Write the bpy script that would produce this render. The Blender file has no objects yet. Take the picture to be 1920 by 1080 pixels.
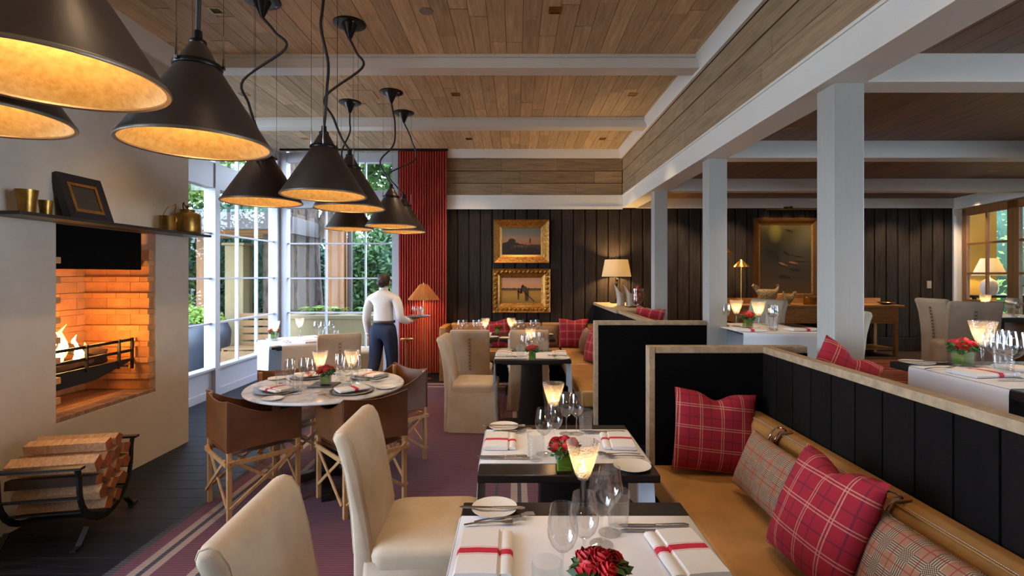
import bpy, bmesh, math, random
from mathutils import Vector, Matrix, noise
R = math.radians; PI = math.pi
sc = bpy.context.scene; COL = sc.collection
rnd = random.Random(11)

# ---------------------------------------------------------------- camera
EYE = 1.58
cd = bpy.data.cameras.new('camera'); cam = bpy.data.objects.new('camera', cd); COL.objects.link(cam)
cam.location = (0, 0, EYE); cam.rotation_euler = (R(90), 0, 0)
cd.sensor_width = 36; cd.lens = 940 / 1920 * 36
cd.shift_x = -7 / 1920; cd.shift_y = -25 / 1920; cd.clip_start = .05
sc.camera = cam

# ---------------------------------------------------------------- exposure, sky, daylight
vs = sc.view_settings
vs.view_transform = 'Standard'; vs.look = 'None'; vs.gamma = 1; vs.use_curve_mapping = False
vs.exposure = 0.35
sc.cycles.max_bounces = 7; sc.cycles.diffuse_bounces = 4; sc.cycles.glossy_bounces = 3
sc.cycles.transparent_max_bounces = 24; sc.cycles.transmission_bounces = 4
sc.cycles.caustics_reflective = False; sc.cycles.caustics_refractive = False
sc.cycles.sample_clamp_indirect = 4; sc.cycles.blur_glossy = .5
wd = bpy.data.worlds.new('evening_sky'); sc.world = wd; wd.use_nodes = True
wn = wd.node_tree.nodes; wl = wd.node_tree.links; wn.clear()
wo = wn.new('ShaderNodeOutputWorld'); wb = wn.new('ShaderNodeBackground'); wl.new(wb.outputs[0], wo.inputs[0])
wt = wn.new('ShaderNodeTexCoord'); ws = wn.new('ShaderNodeSeparateXYZ'); wr = wn.new('ShaderNodeValToRGB')
wl.new(wt.outputs['Generated'], ws.inputs[0]); wl.new(ws.outputs['Z'], wr.inputs[0]); wl.new(wr.outputs[0], wb.inputs[0])
wr.color_ramp.elements[0].position = 0; wr.color_ramp.elements[0].color = (.67, .82, 1.0, 1)
wr.color_ramp.elements[1].position = .9; wr.color_ramp.elements[1].color = (.40, .56, .95, 1)
wb.inputs[1].default_value = 16.0
def portal(x, y, z, w, h, rot):
    l = bpy.data.lights.new('window_portal', 'AREA'); l.shape = 'RECTANGLE'; l.size = w; l.size_y = h
    l.cycles.is_portal = True
    o = bpy.data.objects.new('window_portal', l); COL.objects.link(o); o.location = (x, y, z); o.rotation_euler = rot
portal(-3.99, 6.5, 1.9, 3.2, 3.5, (0, R(-90), 0))
portal(-2.85, 8.36, 1.9, 1.9, 3.2, (R(-90), 0, 0))
portal(-3.99, .3, 1.9, 3.2, 3.6, (0, R(-90), 0))

WARM = (1, .62, .28)
def point(name, loc, power, col=WARM, r=.03):
    l = bpy.data.lights.new(name, 'POINT'); l.energy = power; l.color = col; l.shadow_soft_size = r
    o = bpy.data.objects.new(name, l); COL.objects.link(o); o.location = loc; return o
def spot(name, loc, target, power, angle=70, blend=.7, col=(1, .74, .48), r=.03):
    l = bpy.data.lights.new(name, 'SPOT'); l.energy = power; l.color = col; l.shadow_soft_size = r
    l.spot_size = R(angle); l.spot_blend = blend
    o = bpy.data.objects.new(name, l); COL.objects.link(o); o.location = loc
    d = Vector(target) - Vector(loc); o.rotation_euler = d.to_track_quat('-Z', 'Y').to_euler(); return o

# ---------------------------------------------------------------- materials
def lin(h):
    c = [int(h[i:i + 2], 16) / 255 for i in (0, 2, 4)]
    return tuple(x / 12.92 if x <= .04045 else ((x + .055) / 1.055) ** 2.4 for x in c)
MT = {}
def base_mat(name):
    m = bpy.data.materials.new(name); m.use_nodes = True; MT[name] = m
    n = m.node_tree.nodes; l = m.node_tree.links
    return m, n, l, n['Principled BSDF']
def pm(name, hx, rough=.5, metal=0, var=.12, scale=6, stretch=(1, 1, 1), bump=0, bscale=80, rv=0, coords='Object', coat=0, sheen=0, hx2=None, spec=.5, alpha=1, emit=0):
    """procedural surface: noise between two tones, optional random tone per object and fine relief"""
    m, n, l, b = base_mat(name)
    tc = n.new('ShaderNodeTexCoord'); geo = n.new('ShaderNodeNewGeometry'); oi = n.new('ShaderNodeObjectInfo')
    src = geo.outputs['Position'] if coords == 'World' else tc.outputs['Object']
    off = n.new('ShaderNodeVectorMath'); off.operation = 'MULTIPLY_ADD'
    l.new(oi.outputs['Random'], off.inputs[0]); off.inputs[1].default_value = (37, 53, 71); l.new(src, off.inputs[2])
    mp = n.new('ShaderNodeVectorMath'); mp.operation = 'MULTIPLY'; mp.inputs[1].default_value = stretch
    l.new(off.outputs[0], mp.inputs[0])
    nz = n.new('ShaderNodeTexNoise'); nz.inputs['Scale'].default_value = scale; nz.inputs['Detail'].default_value = 5
    nz.inputs['Roughness'].default_value = .62; l.new(mp.outputs[0], nz.inputs['Vector'])
    c = lin(hx); c2 = lin(hx2) if hx2 else None
    rp = n.new('ShaderNodeValToRGB'); rp.color_ramp.elements[0].position = .3; rp.color_ramp.elements[1].position = .72
    rp.color_ramp.elements[0].color = tuple(x * (1 - var) for x in c) + (1,)
    rp.color_ramp.elements[1].color = (c2 or tuple(min(1, x * (1 + var)) for x in c)) + (1,)
    l.new(nz.outputs[0], rp.inputs[0]); out = rp.outputs[0]
    if rv:
        mr = n.new('ShaderNodeMapRange'); mr.inputs[3].default_value = 1 - rv; mr.inputs[4].default_value = 1 + rv
        l.new(oi.outputs['Random'], mr.inputs[0])
        mx = n.new('ShaderNodeVectorMath'); mx.operation = 'SCALE'; l.new(out, mx.inputs[0]); l.new(mr.outputs[0], mx.inputs['Scale']); out = mx.outputs[0]
    l.new(out, b.inputs['Base Color'])
    b.inputs['Roughness'].default_value = rough; b.inputs['Metallic'].default_value = metal
    b.inputs['Coat Weight'].default_value = coat; b.inputs['Sheen Weight'].default_value = sheen; b.inputs['Specular IOR Level'].default_value = spec
    if bump:
        bz = n.new('ShaderNodeTexNoise'); bz.inputs['Scale'].default_value = bscale; bz.inputs['Detail'].default_value = 3; l.new(mp.outputs[0], bz.inputs['Vector'])
        bp = n.new('ShaderNodeBump'); bp.inputs['Strength'].default_value = bump; bp.inputs['Distance'].default_value = .01
        l.new(bz.outputs[0], bp.inputs['Height']); l.new(bp.outputs[0], b.inputs['Normal'])
    if emit:
        l.new(out, b.inputs['Emission Color']); b.inputs['Emission Strength'].default_value = emit
    return m
def glass_mat(name, tint=(.97, .98, .98), ior=1.45, rough=.01, frost=0, bump=0, bscale=100, haze=(1, 1, 1)):
    """thin clear glass: transparent sheet with Fresnel reflection, optionally partly frosted"""
    m, n, l, b = base_mat(name); n.remove(b); o = n['Material Output']
    t = n.new('ShaderNodeBsdfTransparent'); t.inputs[0].default_value = tint + (1,)
    g = n.new('ShaderNodeBsdfGlossy'); g.inputs['Roughness'].default_value = rough
    f = n.new('ShaderNodeFresnel'); ge = n.new('ShaderNodeNewGeometry'); mr = n.new('ShaderNodeMapRange')
    mr.inputs[3].default_value = ior; mr.inputs[4].default_value = 1 / ior      # same reflectance on both faces of the sheet
    l.new(ge.outputs['Backfacing'], mr.inputs[0]); l.new(mr.outputs[0], f.inputs[0])
    mx = n.new('ShaderNodeMixShader'); l.new(f.outputs[0], mx.inputs[0]); l.new(t.outputs[0], mx.inputs[1]); l.new(g.outputs[0], mx.inputs[2])
    out = mx
    if bump:
        tc = n.new('ShaderNodeTexCoord'); bz = n.new('ShaderNodeTexVoronoi'); bz.inputs['Scale'].default_value = bscale; l.new(tc.outputs['Object'], bz.inputs['Vector'])
        bp = n.new('ShaderNodeBump'); bp.inputs['Strength'].default_value = bump; bp.inputs['Distance'].default_value = .01
        l.new(bz.outputs[0], bp.inputs['Height']); l.new(bp.outputs[0], g.inputs['Normal']); l.new(bp.outputs[0], f.inputs['Normal'])
    if frost:
        d = n.new('ShaderNodeBsdfTranslucent'); d.inputs[0].default_value = haze + (1,)
        m2 = n.new('ShaderNodeMixShader'); m2.inputs[0].default_value = frost; l.new(mx.outputs[0], m2.inputs[1]); l.new(d.outputs[0], m2.inputs[2]); out = m2
    l.new(out.outputs[0], o.inputs[0]); return m
def emit_mat(name, col, st):
    m, n, l, b = base_mat(name); n.remove(b); e = n.new('ShaderNodeEmission'); e.inputs[0].default_value = tuple(col) + (1,); e.inputs[1].default_value = st
    l.new(e.outputs[0], n['Material Output'].inputs[0]); return m
class NT:
    """little node-expression helper for patterns"""
    def __init__(s, name): s.m, s.n, s.l, s.b = base_mat(name)
    def put(s, sock, v):
        if isinstance(v, (int, float)): sock.default_value = v
        elif isinstance(v, tuple): sock.default_value = v if len(v) != 3 or sock.type == 'VECTOR' else v + (1,)
        else: s.l.new(v, sock)
    def math(s, op, a, b=0, c=0):
        x = s.n.new('ShaderNodeMath'); x.operation = op; s.put(x.inputs[0], a); s.put(x.inputs[1], b); s.put(x.inputs[2], c); return x.outputs[0]
    def mix(s, f, a, b):
        x = s.n.new('ShaderNodeMix'); x.data_type = 'RGBA'; s.put(x.inputs[0], f); s.put(x.inputs[6], a); s.put(x.inputs[7], b); return x.outputs[2]
    def xyz(s, kind='Object'):
        t = s.n.new('ShaderNodeTexCoord'); p = s.n.new('ShaderNodeSeparateXYZ')
        if kind == 'World':
            g = s.n.new('ShaderNodeNewGeometry'); s.l.new(g.outputs['Position'], p.inputs[0])
        else: s.l.new(t.outputs[kind], p.inputs[0])
        return p.outputs
    def noise(s, scale, detail=4, stretch=None, kind='Object'):
        t = s.n.new('ShaderNodeTexCoord'); z = s.n.new('ShaderNodeTexNoise'); z.inputs['Scale'].default_value = scale; z.inputs['Detail'].default_value = detail
        src = t.outputs[kind]
        if stretch:
            v = s.n.new('ShaderNodeVectorMath'); v.operation = 'MULTIPLY'; s.l.new(src, v.inputs[0]); v.inputs[1].default_value = stretch; src = v.outputs[0]
        s.l.new(src, z.inputs['Vector']); return z.outputs[0]
    def band(s, u, a, b):  # 1 where a<u<b
        return s.math('MULTIPLY', s.math('GREATER_THAN', u, a), s.math('LESS_THAN', u, b))
    def stripe(s, u, period, start, width):
        fr = s.math('FRACT', s.math('DIVIDE', s.math('SUBTRACT', u, start - 50 * period), period))
        return s.math('LESS_THAN', fr, width / period)
    def ramp(s, f, stops):
        r = s.n.new('ShaderNodeValToRGB'); s.put(r.inputs[0], f); e = r.color_ramp.elements
        while len(e) < len(stops): e.new(.5)
        for k, (p, c) in enumerate(stops): e[k].position = p; e[k].color = c + (1,)
        return r.outputs[0]
    def bump(s, h, st, dist=.01):
        b = s.n.new('ShaderNodeBump'); b.inputs['Strength'].default_value = st; b.inputs['Distance'].default_value = dist; s.put(b.inputs['Height'], h); s.l.new(b.outputs[0], s.b.inputs['Normal'])
    def done(s, col, rough=.8, metal=0, sheen=0):
        s.put(s.b.inputs['Base Color'], col); s.b.inputs['Roughness'].default_value = rough; s.b.inputs['Metallic'].default_value = metal; s.b.inputs['Sheen Weight'].default_value = sheen; return s.m

# ---------------------------------------------------------------- mesh helpers
class MB:
    def __init__(s): s.v = []; s.f = []
    def add(s, vs, fs):
        o = len(s.v); s.v += [tuple(p) for p in vs]; s.f += [[i + o for i in q] for q in fs]; return s
    def box(s, x0, y0, z0, x1, y1, z1):
        return s.add([(x0, y0, z0), (x1, y0, z0), (x1, y1, z0), (x0, y1, z0), (x0, y0, z1), (x1, y0, z1), (x1, y1, z1), (x0, y1, z1)],
                     [(0, 3, 2, 1), (4, 5, 6, 7), (0, 1, 5, 4), (1, 2, 6, 5), (2, 3, 7, 6), (3, 0, 4, 7)])
    def cbox(s, c, d): return s.box(c[0] - d[0] / 2, c[1] - d[1] / 2, c[2] - d[2] / 2, c[0] + d[0] / 2, c[1] + d[1] / 2, c[2] + d[2] / 2)
    def bar(s, p, q, w, h, up=(0, 0, 1)):
        p, q = Vector(p), Vector(q); d = (q - p).normalized(); u = Vector(up)
        if abs(d.dot(u)) > .98: u = Vector((0, 1, 0))
        a = d.cross(u).normalized() * w / 2; b = a.cross(d).normalized() * h / 2
        return s.add([p - a - b, p + a - b, p + a + b, p - a + b, q - a - b, q + a - b, q + a + b, q - a + b],
                     [(0, 3, 2, 1), (4, 5, 6, 7), (0, 1, 5, 4), (1, 2, 6, 5), (2, 3, 7, 6), (3, 0, 4, 7)])
    def tube(s, pts, r, seg=8, cap=True):
        pts = [Vector(p) for p in pts]; n = len(pts); rr = r if isinstance(r, (list, tuple)) else [r] * n
        vs, fs = [], []; u = None
        for i, p in enumerate(pts):
            d = (pts[min(i + 1, n - 1)] - pts[max(i - 1, 0)]).normalized()
            if u is None: u = d.orthogonal().normalized()
            u = (u - d * u.dot(d))
            u = u.normalized() if u.length > 1e-6 else d.orthogonal().normalized()
            w = d.cross(u)
            vs += [p + (u * math.cos(2 * PI * k / seg) + w * math.sin(2 * PI * k / seg)) * rr[i] for k in range(seg)]
        for i in range(n - 1):
            fs += [(i * seg + k, i * seg + (k + 1) % seg, (i + 1) * seg + (k + 1) % seg, (i + 1) * seg + k) for k in range(seg)]
        if cap: fs += [tuple(range(seg - 1, -1, -1)), tuple(range((n - 1) * seg, n * seg))]
        return s.add(vs, fs)
    def lathe(s, prof, seg=24, c=(0, 0, 0), sx=1, sy=1):
        vs, fs, rows = [], [], []
        for r, z in prof:
            if r < 1e-5: rows.append([len(vs)]); vs.append((c[0], c[1], c[2] + z))
            else:
                rows.append(list(range(len(vs), len(vs) + seg)))
                vs += [(c[0] + r * sx * math.cos(2 * PI * k / seg), c[1] + r * sy * math.sin(2 * PI * k / seg), c[2] + z) for k in range(seg)]
        for a, b in zip(rows, rows[1:]):
            for k in range(seg):
                k2 = (k + 1) % seg
                if len(a) == 1 and len(b) == 1: continue
                if len(a) == 1: fs.append((a[0], b[k2], b[k]))
                elif len(b) == 1: fs.append((a[k], a[k2], b[0]))
                else: fs.append((a[k], a[k2], b[k2], b[k]))
        return s.add(vs, fs)
    def grid(s, fn, nu, nv, cu=False):
        vs = [fn(i / nu, j / nv) for j in range(nv + 1) for i in range(nu + (0 if cu else 1))]; w = nu + (0 if cu else 1)
        fs = [(j * w + i, j * w + (i + 1) % w, (j + 1) * w + (i + 1) % w, (j + 1) * w + i) for j in range(nv) for i in range(nu)]
        return s.add(vs, fs)
    def prism(s, poly, a0, a1, axis='z'):
        f = {'z': lambda p, a: (p[0], p[1], a), 'y': lambda p, a: (p[0], a, p[1]), 'x': lambda p, a: (a, p[0], p[1])}[axis]
        n = len(poly); vs = [f(p, a0) for p in poly] + [f(p, a1) for p in poly]
        return s.add(vs, [tuple(range(n - 1, -1, -1)), tuple(range(n, 2 * n))] + [(i, (i + 1) % n, n + (i + 1) % n, n + i) for i in range(n)])
    def ball(s, c, r, seg=12, sc3=(1, 1, 1)):
        k = seg // 2
        q = MB().lathe([(r * math.sin(PI * i / k), -r * math.cos(PI * i / k)) for i in range(k + 1)], seg)
        return s.add([(c[0] + p[0] * sc3[0], c[1] + p[1] * sc3[1], c[2] + p[2] * sc3[2]) for p in q.v], q.f)
    def join(s, o, mat): return s.add([mat @ Vector(p) for p in o.v], o.f)
    def mesh(s, name, mat, smooth=None, bev=0, bseg=2, merge=0, solid=0):
        me = bpy.data.meshes.new(name); me.from_pydata(s.v, [], s.f); 
        bm = bmesh.new(); bm.from_mesh(me)
        if merge: bmesh.ops.remove_doubles(bm, verts=bm.verts, dist=merge)
        bmesh.ops.recalc_face_normals(bm, faces=bm.faces)
        if solid: bmesh.ops.solidify(bm, geom=bm.faces[:], thickness=solid)
        if bev: bmesh.ops.bevel(bm, geom=bm.edges[:], offset=bev, segments=bseg, profile=.6, affect='EDGES', clamp_overlap=True)
        bm.to_mesh(me); bm.free()
        if smooth is not None:
            me.shade_smooth(); me.set_sharp_from_angle(angle=R(smooth))
        if mat: me.materials.append(MT[mat])
        return me
    def ob(s, name, mat, parent=None, smooth=None, bev=0, bseg=2, loc=(0, 0, 0), rot=(0, 0, 0), merge=0, solid=0):
        return link(name, s.mesh(name, mat, smooth, bev, bseg, merge, solid), parent, loc, rot)
def link(name, me, parent=None, loc=(0, 0, 0), rot=(0, 0, 0), scale=(1, 1, 1)):
    o = bpy.data.objects.new(name, me); COL.objects.link(o); o.parent = parent
    o.location = loc; o.rotation_euler = rot; o.scale = scale; return o
def tag(o, label, cat, group=None, kind=None):
    o['label'] = label; o['category'] = cat
    if group: o['group'] = group
    if kind: o['kind'] = kind
    return o
def thing(name, label, cat, loc=(0, 0, 0), rz=0, group=None, kind=None):
    o = bpy.data.objects.new(name, None); COL.objects.link(o); o.location = loc; o.rotation_euler = (0, 0, rz); o.empty_display_size = .1
    return tag(o, label, cat, group, kind)
KIDS = {}
def kids(o): return [c for c in bpy.data.objects if c.parent == o]
def copy_tree(o, label=None, loc=None, rz=None, group=None, _p=None, ch=None):
    c = o.copy(); COL.objects.link(c); c.parent = _p
    if loc is not None: c.location = loc
    if rz is not None: c.rotation_euler = (0, 0, rz)
    if label: c['label'] = label
    if group: c['group'] = group
    for k in (o.children): copy_tree(k, _p=c)
    return c
def box_thing(name, mat, b, label, cat, kind=None, bev=.004, group=None):
    return tag(MB().box(*b).ob(name, mat, bev=bev), label, cat, group, kind)
# ---------------------------------------------------------------- the palette
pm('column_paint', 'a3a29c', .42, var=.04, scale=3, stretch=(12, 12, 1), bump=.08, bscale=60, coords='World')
pm('plaster', 'b8ab9b', .9, var=.10, scale=1.6, bump=.12, bscale=14, coords='World', hx2='c6b9a8')
pm('window_paint', 'a9a7ab', .42, var=.03, scale=3, coords='World')
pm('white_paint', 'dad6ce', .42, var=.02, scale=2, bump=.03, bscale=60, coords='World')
pm('oak_ceiling', 'c4a67e', .62, var=.22, scale=4, stretch=(9, .7, 9), bump=.10, bscale=30, rv=.20, coords='World', hx2='dabf97')
pm('oak_board_side', '967b59', .66, var=.30, scale=4, stretch=(9, .7, 9), bump=.18, bscale=30, rv=.20, coords='World', hx2='a98d6b')
pm('oak_board_back', '8f7453', .66, var=.30, scale=4, stretch=(.7, 9, 9), bump=.18, bscale=30, rv=.20, coords='World', hx2='a98d6b')
pm('board_gap', '2a1d12', .9)
pm('oak_dark_ceiling', '6f4f31', .5, var=.25, scale=4, stretch=(9, .7, 9), bump=.10, bscale=30, rv=.2, coords='World')
pm('dark_panel', '1e1917', .7, spec=.2, var=.35, scale=5, stretch=(8, 8, .7), bump=.25, bscale=18, rv=.22, coords='World', hx2='332a24')
pm('ebony', '0f0b0a', .8, spec=.12, var=.3, scale=6, stretch=(8, 8, .8), bump=.10, bscale=20, rv=.2, coords='World')
pm('ebony_top', '1c1614', .32, var=.3, scale=6, stretch=(.8, 8, 8), bump=.05, bscale=20)
pm('black_board', '070606', .9, spec=.08, var=.3, scale=4, coords='World')
pm('dark_floor', '101016', .5, spec=.16, var=.35, scale=4, stretch=(.8, 8, 8), bump=.15, bscale=14, rv=.25, coords='World', hx2='1a1b22')
pm('right_floor', '33231a', .45, var=.3, scale=5, stretch=(.8, 8, 8), coords='World')
pm('oak_cap', '9c8468', .55, var=.22, scale=5, stretch=(4, 4, 4), bump=.06, bscale=40, coords='World', hx2='b59b7b')
pm('beech', 'b98a58', .5, var=.2, scale=7, stretch=(6, 6, 1), hx2='c99c69')
pm('pine', '9a6a38', .5, var=.2, scale=6, stretch=(1, 6, 6), coords='World', hx2='b07f48')
pm('sling_leather', '5c3416', .5, var=.18, scale=5, bump=.06, bscale=120, hx2='6e401c')
pm('tan_leather', 'a07642', .40, var=.14, scale=5, bump=.08, bscale=70, coords='World', hx2='b58249')
pm('strap_leather', '8a5a34', .45, var=.2, scale=9)
pm('linen', 'b5a087', .93, var=.08, scale=4, bump=.15, bscale=240, hx2='c4b097')
pm('linen_pale', 'b3a48c', .93, var=.08, scale=4, bump=.15, bscale=240)
pm('lace_thread', '4a3322', .8)
pm('white_cloth', 'd4d3d6', .9, var=.03, scale=3, bump=.08, bscale=300)
pm('porcelain', 'd9d4cb', .18, var=.02)
pm('steel', 'b9b7b5', .24, 1, var=.05)
pm('pewter', '9c9a98', .34, 1, var=.12, scale=20)
pm('chrome', 'c8c8c8', .12, 1, var=.02)
pm('iron', '121212', .5, .3, var=.25, scale=10)
pm('bronze_shade', '392d25', .42, .35, var=.22, scale=5, hx2='47382e', bump=.03, bscale=30)
pm('bronze_trim', '191512', .34, .6, var=.2)
pm('shade_gold', 'c9a05c', .55, .25, var=.18, scale=40, hx2='ddb877')
pm('shade_rim', '6f6252', .42, .5, var=.1)
pm('brass', '8c6a2c', .32, .9, var=.25, scale=18, hx2='a98242')
pm('brass_bright', 'b08a48', .26, .95, var=.12, scale=14)
pm('cable', '1d1712', .55, var=.2)
pm('firebrick', 'b7824f', .85, var=.16, scale=9, bump=.25, bscale=60, rv=.12, coords='World', hx2='c9945f')
pm('hearth_brick', '8d6a52', .85, var=.2, scale=9, bump=.25, bscale=60, rv=.2, coords='World')
pm('soot', '050505', .9, var=.3, spec=.1)
pm('mantel_slate', '1e1d1d', .42, var=.3, scale=6)
pm('log_side', 'b98a62', .8, var=.25, scale=8, stretch=(1, 8, 8), bump=.4, bscale=20, rv=.2, hx2='cda37a')
pm('log_end', '8a4a28', .85, var=.3, scale=14, bump=.3, bscale=30, rv=.25)
pm('log_char', '2c1a10', .9, var=.5, scale=14, bump=.5, bscale=20)
pm('log_bark', '3b2a20', .9, var=.4, scale=14, bump=.6, bscale=20)
pm('ebonised_frame', '16171d', .28, .1, var=.2)
pm('gilt', '7d5220', .36, .75, var=.35, scale=30, bump=.9, bscale=45, hx2='b07a34')
pm('gilt_plain', '96682c', .3, .8, var=.2, scale=12, hx2='b5843e')
pm('bronze_frame', '5a3a1c', .34, .6, var=.2, scale=10)
pm('shade_linen_dark', '8a6a3c', .8, var=.1)
pm('ceramic', 'b3a493', .35, var=.05)
pm('hen', '7b6240', .5, .2, var=.75, scale=60, hx2='c9ab78', bump=.6, bscale=60)
pm('apple_red', '8e1f1c', .35, var=.3, scale=12, hx2='b5472e')
pm('rose_red', 'b0101c', .6, var=.25, scale=20, rv=.15, hx2='e02a30')
pm('leaf', '35581f', .55, var=.35, scale=12, rv=.25)
pm('leaf_wrap', '4d7a1c', .4, var=.4, scale=18, stretch=(1, 1, 6), hx2='86a830')
pm('slate', '33302f', .5, var=.2)
pm('wax', 'e8dcc0', .5, var=.03)
pm('skin', 'b98a6d', .55, var=.05)
pm('hair', '1d1411', .55, var=.3, scale=40, stretch=(3, 3, 1))
pm('shirt', 'dcd9d6', .85, var=.04, scale=5, bump=.25, bscale=16)
pm('trouser', '1d2a49', .85, var=.15, scale=6, bump=.1, bscale=20)
pm('belt', '3a362c', .5)
pm('shoe', '0c0c0d', .35)
pm('track', '0e0d0d', .4, .4)
pm('tan_stair', 'b79b6a', .7, var=.1)
pm('outdoor_wood', '804a1c', .6, var=.2, scale=4, stretch=(5, 5, .7), coords='World', hx2='92602a')
pm('bench_wood', '80592a', .6, var=.15, scale=4, stretch=(.7, 5, 5), coords='World')
pm('concrete_cream', '86734e', .8, var=.08, scale=5, bump=.15, bscale=60, coords='World')
pm('steel_beam', '463a34', .6, var=.12, coords='World')
pm('roof_wood', 'a9773e', .6, var=.2, scale=4, stretch=(1, 5, 5), coords='World')
pm('bark', '3a2b20', .95, var=.55, scale=9, stretch=(2, 2, .6), bump=.9, bscale=12, coords='World', hx2='6a5849')
pm('foliage', '2f4f22', .7, var=.45, scale=2, rv=.1, coords='World', hx2='5f8440')
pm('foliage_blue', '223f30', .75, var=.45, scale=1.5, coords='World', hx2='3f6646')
pm('foliage_bright', '557a1e', .6, var=.3, scale=5, coords='World', hx2='8fa83c')
pm('urn', '2c3038', .5, var=.2)
pm('ground', '8a8274', .9, var=.2, scale=3, coords='World')
pm('yellow_wall', 'c7a352', .85, var=.06, scale=2, coords='World')
pm('switch', '2a2420', .4)
pm('pale_plate', '8f8676', .5)
pm('glow_wood', '8f6238', .5, var=.2, scale=5, stretch=(6, 6, .8), coords='World')
pm('stone_path', '3c3a34', .8, var=.15, scale=4, coords='World')
glass_mat('clear_glass', ior=1.85, tint=(.975, .98, .98)); glass_mat('pane_glass', tint=(.97, .985, .98), ior=1.16)
glass_mat('cut_glass', frost=.09, bump=1, bscale=130, rough=.08, haze=(1, .93, .82))
glass_mat('rib_glass', frost=.05, rough=.03)
emit_mat('flame', (1, .60, .22), 26); emit_mat('fire_core', (1, .62, .22), 16); emit_mat('fire_edge', (1, .36, .07), 7); emit_mat('ember', (1, .25, .05), 3)
emit_mat('blue_flame', (.3, .25, 1), 2)
emit_mat('bulb', (1, .72, .38), 14); emit_mat('led_strip', (1, .62, .22), 8)
def shade_mat(name, col, tr, em):
    m, n, l, b = base_mat(name); d = n.new('ShaderNodeBsdfTranslucent'); d.inputs[0].default_value = col + (1,)
    mx = n.new('ShaderNodeMixShader'); mx.inputs[0].default_value = tr; o = n['Material Output']
    b.inputs['Base Color'].default_value = col + (1,); b.inputs['Roughness'].default_value = .9
    b.inputs['Emission Color'].default_value = (1, .70, .30, 1); b.inputs['Emission Strength'].default_value = em
    l.new(b.outputs[0], mx.inputs[1]); l.new(d.outputs[0], mx.inputs[2]); l.new(mx.outputs[0], o.inputs[0])
shade_mat('lampshade', (.88, .78, .56), .6, 0); shade_mat('pleat_shade', (.62, .34, .13), .5, 0)

def napkin_mat(name, ax, c0, w):
    t = NT(name); p = t.xyz(); u = p[ax]
    f = t.band(u, c0 - w / 2, c0 + w / 2)
    f2 = t.math('ADD', t.band(u, c0 - w * .75, c0 - w * .62), t.band(u, c0 + w * .62, c0 + w * .75))
    t.bump(t.noise(280), .08)
    t.done(t.mix(t.math('MULTIPLY', f2, .6), t.mix(f, lin('d9d5d2'), lin('b8203a')), lin('c8566a')), .9)
napkin_mat('napkin', 1, -.01, .028)

def plaid(name, base, line, dark):
    t = NT(name); p = t.xyz(); u, v = p[0], p[1]
    def fam(w): return t.math('MAXIMUM', t.stripe(w, .118, .012, .0045), t.stripe(w, .118, .024, .0045))
    def famd(w): return t.stripe(w, .118, .072, .006)
    nz = t.noise(420, 2)
    L = t.math('MULTIPLY', t.math('MINIMUM', t.math('ADD', fam(u), fam(v)), 1.3), t.math('MULTIPLY_ADD', nz, .8, .10))
    Dk = t.math('MULTIPLY', t.math('MAXIMUM', famd(u), famd(v)), .55)
    c = t.mix(Dk, lin(base), lin(dark)); c = t.mix(t.math('MINIMUM', L, 1), c, lin(line))
    t.bump(t.noise(300), .15); t.done(c, .92)
plaid('red_plaid', '8f1024', 'c59a80', '3a0f2a')
def glen(name):
    t = NT(name); p = t.xyz(); u, v = p[0], p[1]
    P = .084
    def zone(w): return t.math('LESS_THAN', t.math('FRACT', t.math('DIVIDE', t.math('ADD', w, 50 * P), P)), .43)
    def fine(w): return t.stripe(w, .0072, 0, .0036)
    zu, zv = zone(u), zone(v); fu, fv = fine(u), fine(v)
    dark = t.math('MAXIMUM', t.math('MULTIPLY', zu, fu), t.math('MULTIPLY', zv, fv))
    both = t.math('MULTIPLY', t.math('MULTIPLY', zu, zv), t.math('ABSOLUTE', t.math('SUBTRACT', fu, fv)))
    notb = t.math('MULTIPLY', dark, t.math('SUBTRACT', 1, t.math('MULTIPLY', zu, zv)))
    D = t.math('MAXIMUM', both, t.math('MULTIPLY', notb, .85))
    pale = t.math('MULTIPLY', t.math('MAXIMUM', zu, zv), .45)
    red = t.math('MAXIMUM', t.stripe(u, P, P * .73, .0035), t.stripe(v, P, P * .73, .0035))
    c = t.mix(pale, lin('8c6146'), lin('bfa98c')); c = t.mix(D, c, lin('14100f')); c = t.mix(t.math('MULTIPLY', red, .8), c, lin('7d1f22'))
    t.bump(t.noise(300), .12); t.done(c, .92)
glen('glen_plaid')

def rug_mat():
    t = NT('rug'); p = t.xyz('World'); x, y = p[0], p[1]
    rib = t.math('SINE', t.math('MULTIPLY', y, 2 * PI / .021))
    nz = t.noise(7, 4)
    wn_ = t.noise(300, 2)
    red = t.mix(t.math('MULTIPLY_ADD', rib, .32, .5), lin('380d19'), lin('641c30'))
    red = t.mix(t.math('MULTIPLY', nz, .35), red, lin('431424'))
    far = t.math('GREATER_THAN', y, 3.05)          # plain weave beyond the ribbed length
    red = t.mix(far, red, t.mix(nz, lin('421222'), lin('551c30')))
    def lines(c, u, segs):
        for a, b, h in segs: c = t.mix(t.band(u, a, b), c, lin(h))
        return c
    T, K = '8a7468', '1d1618'
    c = lines(red, x, [(-2.2, -2.115, K), (-2.035, -1.914, T), (-1.989, -1.958, K), (-1.72, -1.60, T), (-1.675, -1.645, K), (-.15, -.128, K), (-.036, .084, T), (.012, .040, K), (.17, .25, K)])
    c = lines(c, y, [(7.0, 7.06, T), (7.1, 7.14, K), (7.18, 7.24, T)])
    t.bump(t.math('ADD', rib, wn_), .4, .004); t.done(c, .95, sheen=.1)
rug_mat()
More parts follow.
